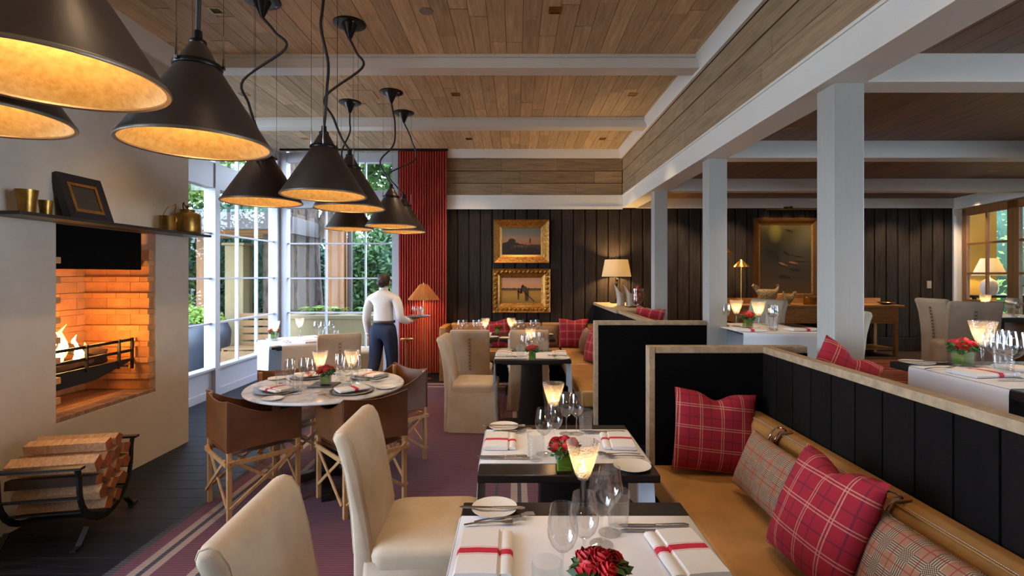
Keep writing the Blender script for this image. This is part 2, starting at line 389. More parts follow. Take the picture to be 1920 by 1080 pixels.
def stripe_carpet():
    t = NT('stripe_carpet'); p = t.xyz('World'); y = p[1]
    z = t.n.new('ShaderNodeTexNoise'); z.noise_dimensions = '1D'; z.inputs['Scale'].default_value = 14; t.l.new(y, z.inputs['W'])
    c = t.ramp(z.outputs[0], [(.3, lin('5e1f12')), (.45, lin('8a3a1a')), (.55, lin('a8571f')), (.62, lin('7a2a16')), (.75, lin('c08a55'))])
    t.done(c, .95)
stripe_carpet()
def marble():
    t = NT('marble'); w = t.noise(3, 8)
    v = t.math('ABSOLUTE', t.math('SUBTRACT', w, .5))
    c = t.ramp(v, [(0, lin('b4afad')), (.03, lin('c6c2c0')), (.12, lin('d3cfcc')), (1, lin('cac6c2'))]); t.done(c, .22)
marble()
def picture(name, kind):
    t = NT(name); p = t.xyz('Generated'); u, v = p[0], p[2]
    n1 = t.noise(5, 6, kind='Generated'); n2 = t.noise(14, 5, kind='Generated')
    vv = t.math('MULTIPLY_ADD', n1, .14, t.math('SUBTRACT', v, .07))
    if kind == 'dusk':
        c = t.ramp(vv, [(0, lin('1d1410')), (.25, lin('33221a')), (.36, lin('3a2a26')), (.42, lin('9a5f3c')), (.6, lin('8a6a52')), (.8, lin('5e6058')), (1, lin('4d5650'))])
        hx = t.math('SUBTRACT', u, .22); hill = t.math('SUBTRACT', .52, t.math('MULTIPLY', t.math('ABSOLUTE', hx), .42))
        hill = t.math('MULTIPLY_ADD', n2, .10, t.math('SUBTRACT', hill, .05)); m = t.math('LESS_THAN', v, hill); c = t.mix(m, c, lin('1c130f'))
        tree = t.math('LESS_THAN', t.math('ADD', t.math('POWER', t.math('DIVIDE', t.math('SUBTRACT', u, .26), .10), 2), t.math('POWER', t.math('DIVIDE', t.math('SUBTRACT', v, .52), .09), 2)), t.math('MULTIPLY_ADD', n2, 1.2, .3)); c = t.mix(tree, c, lin('1a120e'))
        sh = t.math('MULTIPLY', t.band(v, .27, .36), t.band(u, .24, .66)); sh = t.math('MULTIPLY', sh, t.math('GREATER_THAN', t.noise(22, 3, kind='Generated'), .52)); c = t.mix(sh, c, lin('6a5440'))
    elif kind == 'field':
        c = t.ramp(vv, [(0, lin('8a6428')), (.3, lin('b0822f')), (.48, lin('b07a34')), (.52, lin('5f4426')), (.56, lin('c98a58')), (.8, lin('d0946a')), (1, lin('b98a6c'))])
        tr = t.math('LESS_THAN', v, t.math('MULTIPLY_ADD', t.noise(9, 4, stretch=(3, 1, 0.01), kind='Generated'), .14, .52)); tr = t.math('MULTIPLY', tr, t.math('GREATER_THAN', v, .52)); c = t.mix(tr, c, lin('4a3220'))
    elif kind == 'fish':
        c = t.ramp(vv, [(0, lin('4a351c')), (.25, lin('33281a')), (.6, lin('2c2a1c')), (1, lin('4c4626'))])
        gl = t.math('SUBTRACT', 1, t.math('MULTIPLY', t.math('ADD', t.math('POWER', t.math('DIVIDE', t.math('SUBTRACT', u, .3), .14), 2), t.math('POWER', t.math('DIVIDE', t.math('SUBTRACT', v, .88), .16), 2)), 1)); c = t.mix(t.math('MULTIPLY', t.math('MAXIMUM', gl, 0), .5), c, lin('8f8a3a'))
    else:
        c = t.ramp(n1, [(.3, lin('15120f')), (.7, lin('2e2822'))])
    c = t.mix(t.math('MULTIPLY', n2, .25), c, lin('2a2018')); t.done(c, .45)
for k in ('dusk', 'field', 'fish', 'study'): picture('canvas_' + k, k)
pm('painted_dark', '1e140e', .5); pm('painted_brown', '3c2716', .5); pm('painted_fish', '7a4a34', .5, hx2='8f6a50'); pm('painted_pale', '8f7a60', .5)
pm('curtain', 'a8261c', .85, var=.14, scale=3, stretch=(1, 1, .2), sheen=.3, bump=.1, bscale=200, hx2='c13a2a')
# ---------------------------------------------------------------- structure
S = 'structure'
YB, ZC, ZR, HX0, HX1, HZ0, HZ1, RF, RC = 8.1, 3.6, .348, 1.715, 1.95, 2.65, 2.86, .348, 2.82
XF, XW = -3.1, -3.87          # chimney-breast face, window wall face
def unit_piece(name, mat, bev=.004, size=(1, 1, 1)):
    return MB().cbox((0, 0, 0), size).mesh(name, mat, bev=bev)
MESHC = {}
def piece(name, mat, parent, b, bev=.004):
    """one plank / brick / board as its own part; equal sizes share mesh data"""
    d = tuple(round(b[k + 3] - b[k], 4) for k in range(3)); key = (name, mat, d)
    if key not in MESHC: MESHC[key] = unit_piece(name, mat, bev, d)
    return link(name, MESHC[key], parent, tuple((b[k] + b[k + 3]) / 2 for k in range(3)))

# floor: dark painted planks laid across the room
fl = tag(MB().box(-4.0, -2.4, -.2, 1.55, 8.25, -.02).ob('floor', 'dark_floor'), 'dark blue-black plank floor of the dining room', 'floor', kind=S)
k = 0; y = -2.3
while y < 8.2:
    cut = -4.0 + rnd.uniform(1.2, 4.0)
    for a, b in ((-4.0, cut - .0015), (cut + .0015, 1.5)): piece('plank', 'dark_floor', fl, (a, y, -.02, b, min(y + .1475, 8.25), 0), .002)
    y += .15; k += 1
rug = tag(MB().box(-2.16, .3, 0, .22, 7.3, .009).ob('rug', 'rug', bev=.003), 'long maroon ribbed rug with tan and black border stripes', 'rug')
fr = tag(MB().box(1.5, -2.4, -.2, 9.2, 8.25, RF).ob('floor', 'right_floor'), 'raised dark wood floor of the right-hand dining room', 'floor', kind=S)
tag(MB().box(2.5, 4.0, RF, 5.9, 7.2, RF + .008).ob('rug', 'stripe_carpet', bev=.002), 'orange and brown striped carpet on the raised floor', 'rug')

# ceilings
cl = tag(MB().box(-4.05, -2.4, ZC, HX1, 8.25, ZC + .2).ob('ceiling', 'board_gap'), 'oak plank ceiling over the main dining room', 'ceiling', kind=S)
for (ya, yb) in ((-.6, 2.77), (2.94, 4.58), (4.77, 6.41), (6.59, 8.2)):
    x = -4.0
    while x < HX0:
        w = .1365; cut = ya + rnd.uniform(.3, 1.0) * (yb - ya)
        segs = [(ya, cut - .004), (cut, yb)] if cut < yb - .25 else [(ya, yb)]
        for a, b in segs: piece('plank', 'oak_ceiling', cl, (x, round(a, 2), ZC - .016 - rnd.choice((0, .0015)), x + w, round(b, 2) - .002, ZC), .0015)
        x += .14
cr = tag(MB().box(HX0 + .1, -2.4, RC, 9.2, 8.25, RC + .2).ob('ceiling', 'board_gap'), 'low brown plank ceiling over the raised right-hand room', 'ceiling', kind=S)
for (ya, yb) in ((.4, 2.78), (2.95, 4.59), (4.76, 6.4), (6.58, 8.1)):
    x = 1.98
    while x < 7.4: piece('plank', 'oak_dark_ceiling', cr, (x, ya, RC - .014, x + .1365, yb - .002, RC), .0015); x += .14

# back wall: dark vertical boards
wb_ = tag(MB().box(-1.15, YB + .02, 0, 7.35, YB + .2, 3.6).ob('wall_back', 'dark_panel'), 'back wall of dark vertical wood boards', 'wall', kind=S)
x = -1.12
while x < 7.1:
    z0 = .02 if x < 1.5 else RF + .22
    b = piece('board', 'dark_panel', wb_, (x, YB - .012, z0, x + .172, YB + .02, HZ0), .012)
    b.location.y += rnd.uniform(-.003, .003); x += .187
tag(MB().box(1.55, YB - .03, RF, 7.15, YB + .02, RF + .22).ob('baseboard_back', 'dark_panel', bev=.004), 'dark baseboard under the back wall boards in the raised room', 'baseboard', kind=S)
tag(MB().box(-1.13, YB - .05, HZ0, HX0, YB + .02, HZ1).box(-1.13, YB - .06, HZ0 - .02, HX0, YB - .05, HZ0 + .03).ob('trim_1', 'white_paint', bev=.003), 'white painted band above the dark back wall in the main room', 'trim', kind=S)
tag(MB().box(HX1, YB - .05, HZ0, 7.25, YB + .02, RC).ob('trim_2', 'white_paint', bev=.003), 'white painted band above the dark boards in the raised room', 'trim', kind=S)
# board cladding above the white band
wu = tag(MB().box(-1.9, YB, HZ1, HX0, YB + .1, ZC).ob('wall_back_upper', 'board_gap'), 'upper back wall clad in three horizontal oak boards', 'wall', kind=S)
for r in range(3):
    x = -1.13
    while x < HX0 - .01:
        w = rnd.choice((.6, .9, 1.2)); x1 = min(x + w, HX0)
        piece('board', 'oak_board_back', wu, (x + .0015, YB - .026 + .006 * (r % 2), HZ1 + r * .197, x1 - .001, YB, HZ1 + r * .197 + .189), .004); x = x1
wr_ = tag(MB().box(HX0 + .03, -2.4, HZ1, HX1, YB, ZC).ob('wall_right_upper', 'board_gap'), 'upper right wall clad in horizontal oak boards above the white beam', 'wall', kind=S)
for r in range(3):
    y = .2 + r * .37
    while y < YB - .03:
        y1 = min(y + rnd.choice((1.2, 1.6, 2.1)), YB - .03)
        piece('board', 'oak_board_side', wr_, (HX0 + .002 + .006 * (r % 2), y + .001, HZ1 + r * .197, HX0 + .03, y1 - .001, HZ1 + r * .197 + .189), .004); y = y1
tag(MB().box(HX0, -2.4, HZ0, HX1, YB - .05, HZ1).box(HX0 - .012, -2.4, HZ1 - .02, HX0, YB - .05, HZ1).ob('trim_3', 'white_paint', bev=.003), 'long white header beam carried by the square columns', 'beam', kind=S)
# crown trims under the main ceiling
def crown(name, poly, a0, a1, axis, label): tag(MB().prism(poly, a0, a1, axis).ob(name, 'white_paint', smooth=30), label, 'trim', kind=S)
crown('trim_4', [(HX0, 3.45), (HX0 - .03, 3.45), (HX0 - .045, 3.5), (HX0 - .075, 3.56), (HX0 - .085, 3.585), (HX0, 3.585)], -2.4, YB, 'y', 'white crown moulding along the right upper boards')
crown('trim_5', [(YB - .02, 3.45), (YB - .06, 3.45), (YB - .075, 3.5), (YB - .1, 3.56), (YB - .11, 3.585), (YB - .02, 3.585)], -1.1, HX0 - .03, 'x', 'white crown moulding above the upper back boards')
crown('trim_6', [(XF, 3.43), (XF + .03, 3.43), (XF + .05, 3.5), (XF + .09, 3.585), (XF, 3.585)], 2.1, 4.75, 'y', 'white crown moulding above the plaster chimney wall')
for i, (y, lb) in enumerate(((2.77, 'nearest white ceiling beam above the hanging lamps'), (4.58, 'second white ceiling beam of the main room'), (6.41, 'farthest white ceiling beam of the main room'))):
    x0 = XF if y < 4.7 and y + .17 < 4.75 else XW
    tag(MB().box(x0, y, 3.47, HX0 - .02, y + .18, ZC - .012).box(x0, y - .03, 3.56, HX0 - .05, y + .21, ZC - .013).ob('ceiling_beam', 'white_paint', bev=.004), lb, 'beam', 'white ceiling beams', S)
for y, lb in ((2.78, 'nearest white ceiling beam of the low right-hand room'), (4.59, 'middle white ceiling beam of the low right-hand room'), (6.4, 'farthest white ceiling beam of the low right-hand room')):
    tag(MB().box(HX1, y, HZ0, 7.6, y + .17, RC).ob('ceiling_beam', 'white_paint', bev=.004), lb, 'beam', 'low white ceiling beams', S)
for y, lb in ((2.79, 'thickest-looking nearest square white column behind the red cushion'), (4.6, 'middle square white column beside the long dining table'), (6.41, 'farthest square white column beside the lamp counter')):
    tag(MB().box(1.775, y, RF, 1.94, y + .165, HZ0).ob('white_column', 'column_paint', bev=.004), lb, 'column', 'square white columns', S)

# chimney wall on the left with its raised hearth opening
OY0, OY1, OZ0, OZ1 = 3.38, 4.317, .575, 1.93
tag(MB().box(-3.9, 2.1, 0, XF, OY0, ZC).box(-3.9, -2.4, 0, -3.87, -1.5, ZC).box(-3.9, OY1, 0, XF, 4.75, ZC).box(-3.9, OY0, 0, XF, OY1, OZ0).box(-3.9, OY0, OZ1, XF, OY1, ZC).ob('wall_left', 'plaster'), 'taupe plaster chimney wall with the open fireplace', 'wall', kind=S)
fp = thing('fireplace', 'open brick fireplace with stepped courses set in the plaster wall', 'fireplace', (XF, (OY0 + OY1) / 2, OZ0))
def rel(b, p=(XF, (OY0 + OY1) / 2, OZ0)): return tuple(b[k] - p[k % 3] for k in range(6))
XB_ = -3.68
MB().box(*rel((XB_ - .06, OY0, OZ0, XB_, OY1, OZ1))).ob('back_lining', 'firebrick', fp)
h = .0745; n = int((OZ1 - OZ0) / h)
zz = OZ0 + .03
for c in range(17):
    thin = c % 2 == 1; hh = .045 if thin else .092; pr = .03 if thin else 0
    if zz + hh > OZ1: hh = OZ1 - zz
    if hh < .02: break
    # far jamb (faces the dining room along the wall), bricks run in depth
    xs = [XB_ - .0, XB_ + .10, XB_ + .30, XB_ + .50, XF - .01] if thin else [XB_, XB_ + .2, XB_ + .40, XF - .02]
    for a, b in zip(xs, xs[1:]): piece('brick', 'firebrick', fp, rel((a + .001, OY1 - .05 - pr, zz + .001, b - .001, OY1, zz + hh - .001)), .003)
    for a, b in zip(xs, xs[1:]): piece('brick', 'firebrick', fp, rel((a + .001, OY0, zz + .001, b - .001, OY0 + .02 + pr, zz + hh - .001)), .003)
    ys = [OY0 + .05, OY0 + .2, OY0 + .42, OY0 + .64, OY1 - .05] if thin else [OY0 + .05, OY0 + .3, OY0 + .55, OY0 + .8, OY1 - .05]
    for a, b in zip(ys, ys[1:]): piece('brick', 'firebrick', fp, rel((XB_, a + .001, zz + .001, XB_ + .02 + pr * .2, b - .001, zz + hh - .001)), .003)
    zz += hh
y = OY0 + .004
while y < OY1 - .02: piece('hearth_brick', 'hearth_brick', fp, rel((XF - .12, y, OZ0, XF - .004, y + .036, OZ0 + .03)), .003); y += .038
x = XF - .125
while x > XB_ + .05: piece('hearth_brick', 'hearth_brick', fp, rel((x - .06, OY0, OZ0, x - .002, OY1, OZ0 + .028)), .003); x -= .062
MB().box(*rel((XF - .10, OY0 + .03, 1.62, XF - .06, OY1 - .085, OZ1))).ob('smoke_hood', 'soot', fp, bev=.004)
# hanging grate with rails
gr = thing('fire_grate', 'black iron basket grate with two rails holding burning logs', 'grate', (-3.3, 3.8, .82))
g = lambda p: (p[0] + 3.3, p[1] - 3.8, p[2] - .82)
GY0, GY1 = OY0 + .06, OY1 - .11
MB().prism([(GY0 - 3.8, .06), (GY1 - 3.8, .06), (GY1 - 3.8, .04), (GY0 - 3.8 + .4, -.05), (GY0 - 3.8, -.06)], .055, .075, 'x').ob('front_plate', 'iron', gr)
MB().bar((.0 - .26 + .0, GY0 - 3.8, -.01), (-.26, GY1 - 3.8, -.01), .02, .02).ob('rear_bar', 'iron', gr)
for k in range(9): y = GY0 + .03 + k * (GY1 - GY0 - .06) / 8 - 3.8; MB().bar((-.27, y, .0), (.07, y, .0), .014, .014).ob('grate_bar', 'iron', gr)
for z in (.125, .215): MB().bar((.065, GY0 - 3.8, z), (.065, GY1 - 3.8 + .03, z), .012, .022).ob('rail', 'iron', gr)
for t in (.42, .82): y = GY0 + t * (GY1 - GY0) - 3.8; MB().bar((.08, y, .03), (.08, y, .235), .02, .014).ob('upright', 'iron', gr)
for sgn in (GY0, GY1 + .02): MB().bar((.065, sgn - 3.8, -.03), (.065, sgn - 3.8, .23), .018, .018).ob('end_post', 'iron', gr)
def split_log(m, p, q, r, rot=0, sides=5):
    p, q = Vector(p), Vector(q); d = (q - p).normalized(); u = d.orthogonal().normalized(); w = d.cross(u)
    rr = [r * rnd.uniform(.75, 1.15) for _ in range(sides)]; vs = []
    for e in (p, q): vs += [e + (u * math.cos(2 * PI * k / sides + rot) + w * math.sin(2 * PI * k / sides + rot)) * rr[k] for k in range(sides)]
    return m.add(vs, [tuple(range(sides - 1, -1, -1)), tuple(range(sides, 2 * sides))] + [(k, (k + 1) % sides, sides + (k + 1) % sides, sides + k) for k in range(sides)])
for (p, q, r_, lb) in (((-3.5, 3.5, .89), (-3.42, 4.1, .88), .05, 'charred log lying at the back of the burning grate'), ((-3.33, 3.46, .875), (-3.38, 3.98, .90), .045, 'glowing log lying along the front rail of the grate'),
                       ((-3.48, 3.62, 1.08), (-3.33, 4.05, .94), .052, 'charred log leaning across the top of the fire'), ((-3.36, 3.42, .98), (-3.45, 3.74, 1.06), .042, 'dark split log at the near end of the fire'),
                       ((-3.40, 3.9, .87), (-3.42, 4.16, .88), .04, 'short charred log at the far end of the grate')):
    tag(split_log(MB(), p, q, r_).ob('burning_log', 'log_char', bev=.006), lb, 'log', 'logs burning in the fireplace')
def flame_mesh(h, r):
    return MB().lathe([(0, 0), (r * .7, h * .08), (r, h * .25), (r * .8, h * .5), (r * .38, h * .78), (0, h)], 8)
FM = {m: MB() for m in ('fire_core', 'fire_edge', 'blue_flame')}
for k, (x, y, z, h_, r_, mt) in enumerate(((-3.40, 3.56, .95, .17, .035, 'fire_core'), (-3.38, 3.64, .94, .22, .04, 'fire_core'), (-3.36, 3.70, .93, .17, .04, 'fire_core'), (-3.40, 3.76, .94, .20, .035, 'fire_edge'), (-3.44, 3.60, .97, .24, .03, 'fire_edge'), (-3.35, 3.60, .92, .12, .025, 'fire_edge'),
                                           (-3.37, 3.84, .92, .15, .035, 'fire_core'), (-3.42, 3.50, .95, .15, .03, 'fire_edge'), (-3.34, 3.50, .89, .09, .028, 'blue_flame'), (-3.38, 3.91, .92, .10, .03, 'fire_edge'), (-3.42, 3.68, 1.0, .2, .03, 'fire_edge'), (-3.34, 3.56, .885, .06, .022, 'blue_flame'))):
    q = flame_mesh(h_ * 1.35, r_ * .9); FM[mt].add([(x + a + .018 * math.sin(c * 40 + k), y + b + .02 * math.sin(c * 30 + k * 2), z + c) for a, b, c in q.v], q.f)
for mt, lb in (('fire_core', 'bright yellow flames in the middle of the fire'), ('fire_edge', 'orange tongues of flame round the edge of the fire'), ('blue_flame', 'small bluish flames low at the near end of the grate')):
    tag(FM[mt].ob('flames', mt, smooth=60), lb, 'fire', kind='stuff')
point('fire_light', (-3.33, 3.68, 1.12), 17, (1, .42, .10), .10); point('fire_light', (-3.30, 3.95, 1.05), 6, (1, .42, .10), .08)

# mantel shelf
tag(MB().box(XF, 2.90, 1.93, -2.87, 4.73, 1.952).ob('mantel_shelf', 'mantel_slate', bev=.003), 'thin dark slate mantel shelf over the fireplace', 'shelf')

# windows
def window(name, label, axis, at, lo, hi, rows, ncols, trans, extra=()):
    """glazed wall in plane x=at (axis x) or y=at (axis y); lo..hi along the other axis"""
    t = thing(name, label, 'window', (at if axis == 'x' else (lo + hi) / 2, at if axis == 'y' else (lo + hi) / 2, rows[0]), kind=S)
    ox, oy, oz = t.location
    def P(a0, z0, a1, z1, d0, d1):
        b = (d0, a0, z0, d1, a1, z1) if axis == 'x' else (a0, d0, z0, a1, d1, z1)
        return (b[0] - ox, b[1] - oy, b[2] - oz, b[3] - ox, b[4] - oy, b[5] - oz)
    s = -1 if axis == 'x' else 1
    def bx(nm, a0, z0, a1, z1, d0=.0, d1=.09, mat='window_paint', bev=.003):
        p, q = sorted((at + s * d0, at + s * d1)); return MB().box(*P(a0, z0, a1, z1, p, q)).ob(nm, mat, t, bev=bev)
    for (a, b) in ncols['posts']: bx('post', a, 0.0, b, ZC - .02, -.02, .13)
    bx('sill_panel', lo, .0, hi, rows[0] - .03, .03, .12); bx('sill', lo, rows[0] - .03, hi, rows[0], -.01, .13)
    bx('base_moulding', lo, 0.0, hi, .1, .012, .03)
    bx('transom_beam', lo, rows[-1], hi, trans[0], -.005, .14)
    bx('head', lo, trans[1], hi, ZC - .02, -.005, .14)
    for bay in ncols['bays']:
        for zr in rows[1:-1]: bx('glazing_bar', bay[0], zr - .012, bay[-1], zr + .012, .03, .075, bev=.002)
        for a in bay[1:-1]:
            bx('glazing_bar', a - .012, rows[0], a + .012, rows[-1], .028, .077, bev=.002); bx('glazing_bar', a - .015, trans[0], a + .015, trans[1], .028, .077, bev=.002)
        for a, b in zip(bay, bay[1:]):
            for z0, z1 in list(zip(rows, rows[1:])) + [trans]: bx('pane', a, z0, b, z1, .05, .054, 'pane_glass', 0)
    return t
window('window_1', 'tall white multi-pane window wall beside the chimney breast', 'x', XW, 4.75, 8.27, [.387, .95, 1.53, 2.11, 2.69], {'posts': [(4.75, 4.84), (6.43, 6.53), (8.1, 8.27)], 'bays': [[4.84, 5.37, 5.9, 6.43], [6.53, 7.053, 7.576, 8.1]]}, (3.02, 3.44))
window('window_2', 'white multi-pane window in the far wall behind the waiter', 'y', 8.2, XW, -1.9, [.39, .955, 1.52, 2.09, 2.67], {'posts': [(-3.87, -3.745), (-2.02, -1.88)], 'bays': [[-3.745, -3.119, -2.469, -2.02]]}, (2.96, 3.42))
window('window_4', 'matching tall white window wall on the near side of the chimney breast', 'x', XW, -1.5, 2.1, [.387, .95, 1.53, 2.11, 2.69], {'posts': [(-1.5, -1.41), (2.01, 2.1)], 'bays': [[-1.41, -.84, -.27, .3, .87, 1.44, 2.01]]}, (3.02, 3.44))
tag(MB().box(-1.9, 8.18, 0, -1.1, 8.3, ZC).ob('wall_back_left', 'white_paint'), 'white wall return behind the red curtain', 'wall', kind=S)
# added storey mass, keeps sky light off the terrace
tag(MB().box(-4.05, -2.4, ZC + .2, 9.2, 8.35, 8.6).ob('wall_added_storey', 'plaster'), 'added upper storey mass blocking sky light above the dining rooms', 'wall', kind=S)
# walls behind and beside the camera
tag(MB().box(-3.9, -2.4, 0, 9.2, -2.25, ZC).ob('wall_front', 'dark_panel'), 'dark boarded wall behind the viewer', 'wall', kind=S)
# slanted wall with french doors on the far right
DA, DB = Vector((7.2, 8.1, 0)), Vector((6.3, 3.6, 0)); dd = (DB - DA).normalized(); dn = Vector((dd.y, -dd.x, 0))
rzD = math.atan2(dd.y, dd.x)
wrt = tag(MB().box(-.25, 0, RF, .08, -.15, RC).box(2.2, 0, RF, 5.6, -.15, RC).box(.08, 0, 2.62, 2.2, -.15, RC).box(-.25, .03, 2.62, 5.6, 0, 2.78).ob('wall_right', 'white_paint', loc=(DA.x, DA.y, 0), rot=(0, 0, rzD), bev=.003), 'slanted white wall holding the wooden french doors', 'wall', kind=S)
drs = thing('door_1', 'pair of honey-wood french doors with small panes', 'door', (DA.x, DA.y, RF), rzD, kind=S)
def door_leaf(a, b, hinge):
    H = 2.27; lf = MB()
    lf.box(a, -.05, 0, a + .10, 0, H).box(b - .10, -.05, 0, b, 0, H).box(a, -.05, H - .11, b, 0, H).box(a, -.05, 0, b, 0, .25).ob('door_frame', 'glow_wood', drs, bev=.003)
    m = (a + b) / 2; MB().box(m - .02, -.04, .25, m + .02, -.01, H - .11).ob('glazing_bar', 'glow_wood', drs)
    zs = [.25, .83, 1.25, 1.71, H - .11]
    for z in zs[1:-1]: MB().box(a + .1, -.04, z - .016, b - .1, -.01, z + .016).ob('glazing_bar', 'glow_wood', drs)
    for z0, z1 in zip(zs, zs[1:]):
        for c0, c1 in ((a + .1, m - .02), (m + .02, b - .1)): MB().box(c0, -.027, z0, c1, -.023, z1).ob('pane', 'pane_glass', drs)
    hx = (b - .05) if hinge == 0 else (a + .05)
    hd = MB().box(hx - .02, 0, .92, hx + .02, .012, 1.22).ob('door_handle', 'iron', drs)
    MB().bar((hx, .045, 1.08), (hx + (-.14 if hinge == 0 else .14), .045, 1.08), .014, .018).bar((hx, 0, 1.08), (hx, .05, 1.08), .014, .014).ob('lever', 'iron', hd)
door_leaf(.1, 1.14, 0); door_leaf(1.15, 2.18, 1)
for z in (.25, 1.1, 2.0): MB().box(.075, 0, z, .105, .02, z + .12).ob('hinge', 'iron', drs)
tag(MB().box(6.63, YB - .022, 1.36, 6.70, YB - .014, 1.48).box(6.655, YB - .026, 1.40, 6.675, YB - .022, 1.44).ob('light_switch', 'pale_plate', bev=.002), 'small light switch plate on the dark boards near the doors', 'switch')
# anteroom beyond the doors
tag(MB().box(9.0, 3.0, 0, 9.15, 8.65, 3.2).box(7.3, 8.6, 0, 8.25, 8.7, 3.2).ob('wall_far_right', 'yellow_wall'), 'warm yellow wall of the room beyond the french doors', 'wall', kind=S)
# ---------------------------------------------------------------- shared shapes
def rrect(cx, cy, hx, hy, r, n=5, z=0):
    pts = []
    for sx, sy, a0 in ((1, 1, 0), (-1, 1, 90), (-1, -1, 180), (1, -1, 270)):
        for k in range(n + 1):
            a = R(a0 + 90 * k / n); pts.append((cx + sx * (hx - r) + r * math.cos(a), cy + sy * (hy - r) + r * math.sin(a), z))
    return pts
def loft(loops, cap0=True, cap1=True):
    m = MB(); n = len(loops[0]); vs = [p for l in loops for p in l]
    fs = [(i * n + k, i * n + (k + 1) % n, (i + 1) * n + (k + 1) % n, (i + 1) * n + k) for i in range(len(loops) - 1) for k in range(n)]
    if cap0: fs.append(tuple(range(n - 1, -1, -1)))
    if cap1: fs.append(tuple(range((len(loops) - 1) * n, len(loops) * n)))
    return m.add(vs, fs)
def basis(o, loc, xd, yd):
    x = Vector(xd).normalized(); y = Vector(yd); y = (y - x * y.dot(x)).normalized(); z = x.cross(y)
    m = Matrix((x, y, z)).transposed().to_4x4(); m.translation = Vector(loc); o.matrix_world = m
    o.location = loc; o.rotation_euler = Matrix((x, y, z)).transposed().to_euler(); return o
def catmull(pts, n=6):
    P = [Vector(p) for p in pts]; P = [P[0] * 2 - P[1]] + P + [P[-1] * 2 - P[-2]]; out = []
    for i in range(1, len(P) - 2):
        for k in range(n):
            t = k / n; a, b, c, d = P[i - 1:i + 3]
            out.append(.5 * ((2 * b) + (c - a) * t + (2 * a - 5 * b + 4 * c - d) * t * t + (3 * b - a - 3 * c + d) * t ** 3))
    out.append(P[-2]); return out

# ---------------------------------------------------------------- pendant lamps
def make_pendant():
    t = thing('pendant_lamp', 'lamp', 'pendant lamp', (0, 0, 2.11))
    RB, H = .27, .42
    MB().lathe([(RB + .004, -.004), (RB + .004, .004), (.0845, .31), (.0785, .325), (.026, H), (0, H), ], 48).ob('shade', 'bronze_shade', t, smooth=35)
    MB().lathe([(RB - .001, -.003), (RB - .006, .006), (.08, .309), (.022, H - .012), (0, H - .012)], 48).ob('shade_lining', 'shade_gold', t, smooth=40)
    MB().lathe([(RB + .005, -.006), (RB + .008, -.001), (RB + .005, .006), (RB - .004, .006), (RB - .006, -.003), (RB + .005, -.006)], 48).ob('rim', 'shade_rim', t, smooth=60)
    MB().lathe([(.079, .305), (.090, .312), (.092, .322), (.088, .330), (.074, .330)], 32).ob('collar', 'bronze_trim', t, smooth=40)
    MB().lathe([(.031, H - .008), (.033, H), (.030, H + .006), (.018, H + .010), (.016, H + .045), (0, H + .046)], 16).ob('cable_gland', 'bronze_trim', t, smooth=40)
    MB().lathe([(0, .20), (.02, .205), (.032, .225), (.034, .25), (.025, .28), (.016, .30), (.016, .33), (0, .33)], 16).ob('bulb', 'bulb', t, smooth=60)
    zt = ZC - .016 - 2.11
    MB().lathe([(0, zt), (.127, zt), (.127, zt - .008), (.12, zt - .012), (.062, zt - .012), (.014, zt - .125), (0, zt - .126)], 32).ob('canopy', 'bronze_trim', t, smooth=35)
    for k in range(3):
        a = R(100 + 120 * k); c, s_ = math.cos(a), math.sin(a)
        MB().bar((.100 * c, .100 * s_, .322), (.078 * c, .078 * s_, .322), .016, .012).ob('lug', 'bronze_trim', t)
        MB().tube([(.095 * c, .095 * s_, .322), (.095 * c, .095 * s_, .36)], .006, 6).tube([(.095 * c, .095 * s_, .36), (.095 * c, .095 * s_, .46)], .0036, 6).ob('turnbuckle', 'chrome', t, smooth=40)
        MB().tube([(.095 * c, .095 * s_, .45), (.095 * c, .095 * s_, zt - .01)], .0011, 4).ob('suspension_wire', 'bronze_trim', t)
        MB().ball((.095 * c, .095 * s_, zt - .02), .008, 8).ob('wire_clamp', 'chrome', t, smooth=60)
    return t
pend = make_pendant()
PEND = [(-1.26, 1.35, 'hanging cone lamp filling the top left corner of the view', ((0, 0), (.02, .0), (0, .0))),
        (-1.83, 1.68, 'hanging cone lamp half cut off at the left edge below the largest one', ((0, 0), (.02, 0), (0, 0))),
        (-1.30, 2.05, 'large hanging cone lamp in front of the plaster wall', ((.005, 0), (.0, 0), (.0, 0))),
        (-1.85, 3.66, 'hanging cone lamp before the side window, its cable kinked', ((-.10, 0), (-.15, .0), (.17, 0))),
        (-1.285, 3.36, 'hanging cone lamp centred over the round marble table with a straight cable', ((.02, 0), (.02, 0), (-.02, 0))),
        (-1.325, 4.0, 'hanging cone lamp just behind the one over the round table, cable in an S', ((-.13, 0), (-.20, .0), (.10, 0))),
        (-1.93, 5.83, 'hanging cone lamp low behind the others in front of the far window', ((-.05, 0), (-.10, 0), (.0, 0))),
        (-1.365, 5.5, 'hanging cone lamp nearest the red curtain, in front of its twin', ((-.12, 0), (.02, 0), (.04, 0))),
        (-1.385, 6.2, 'hindmost hanging cone lamp half hidden beside the red curtain', ((-.18, 0), (.14, 0), (.10, 0)))]
pends = [pend] + [copy_tree(pend) for _ in PEND[1:]]
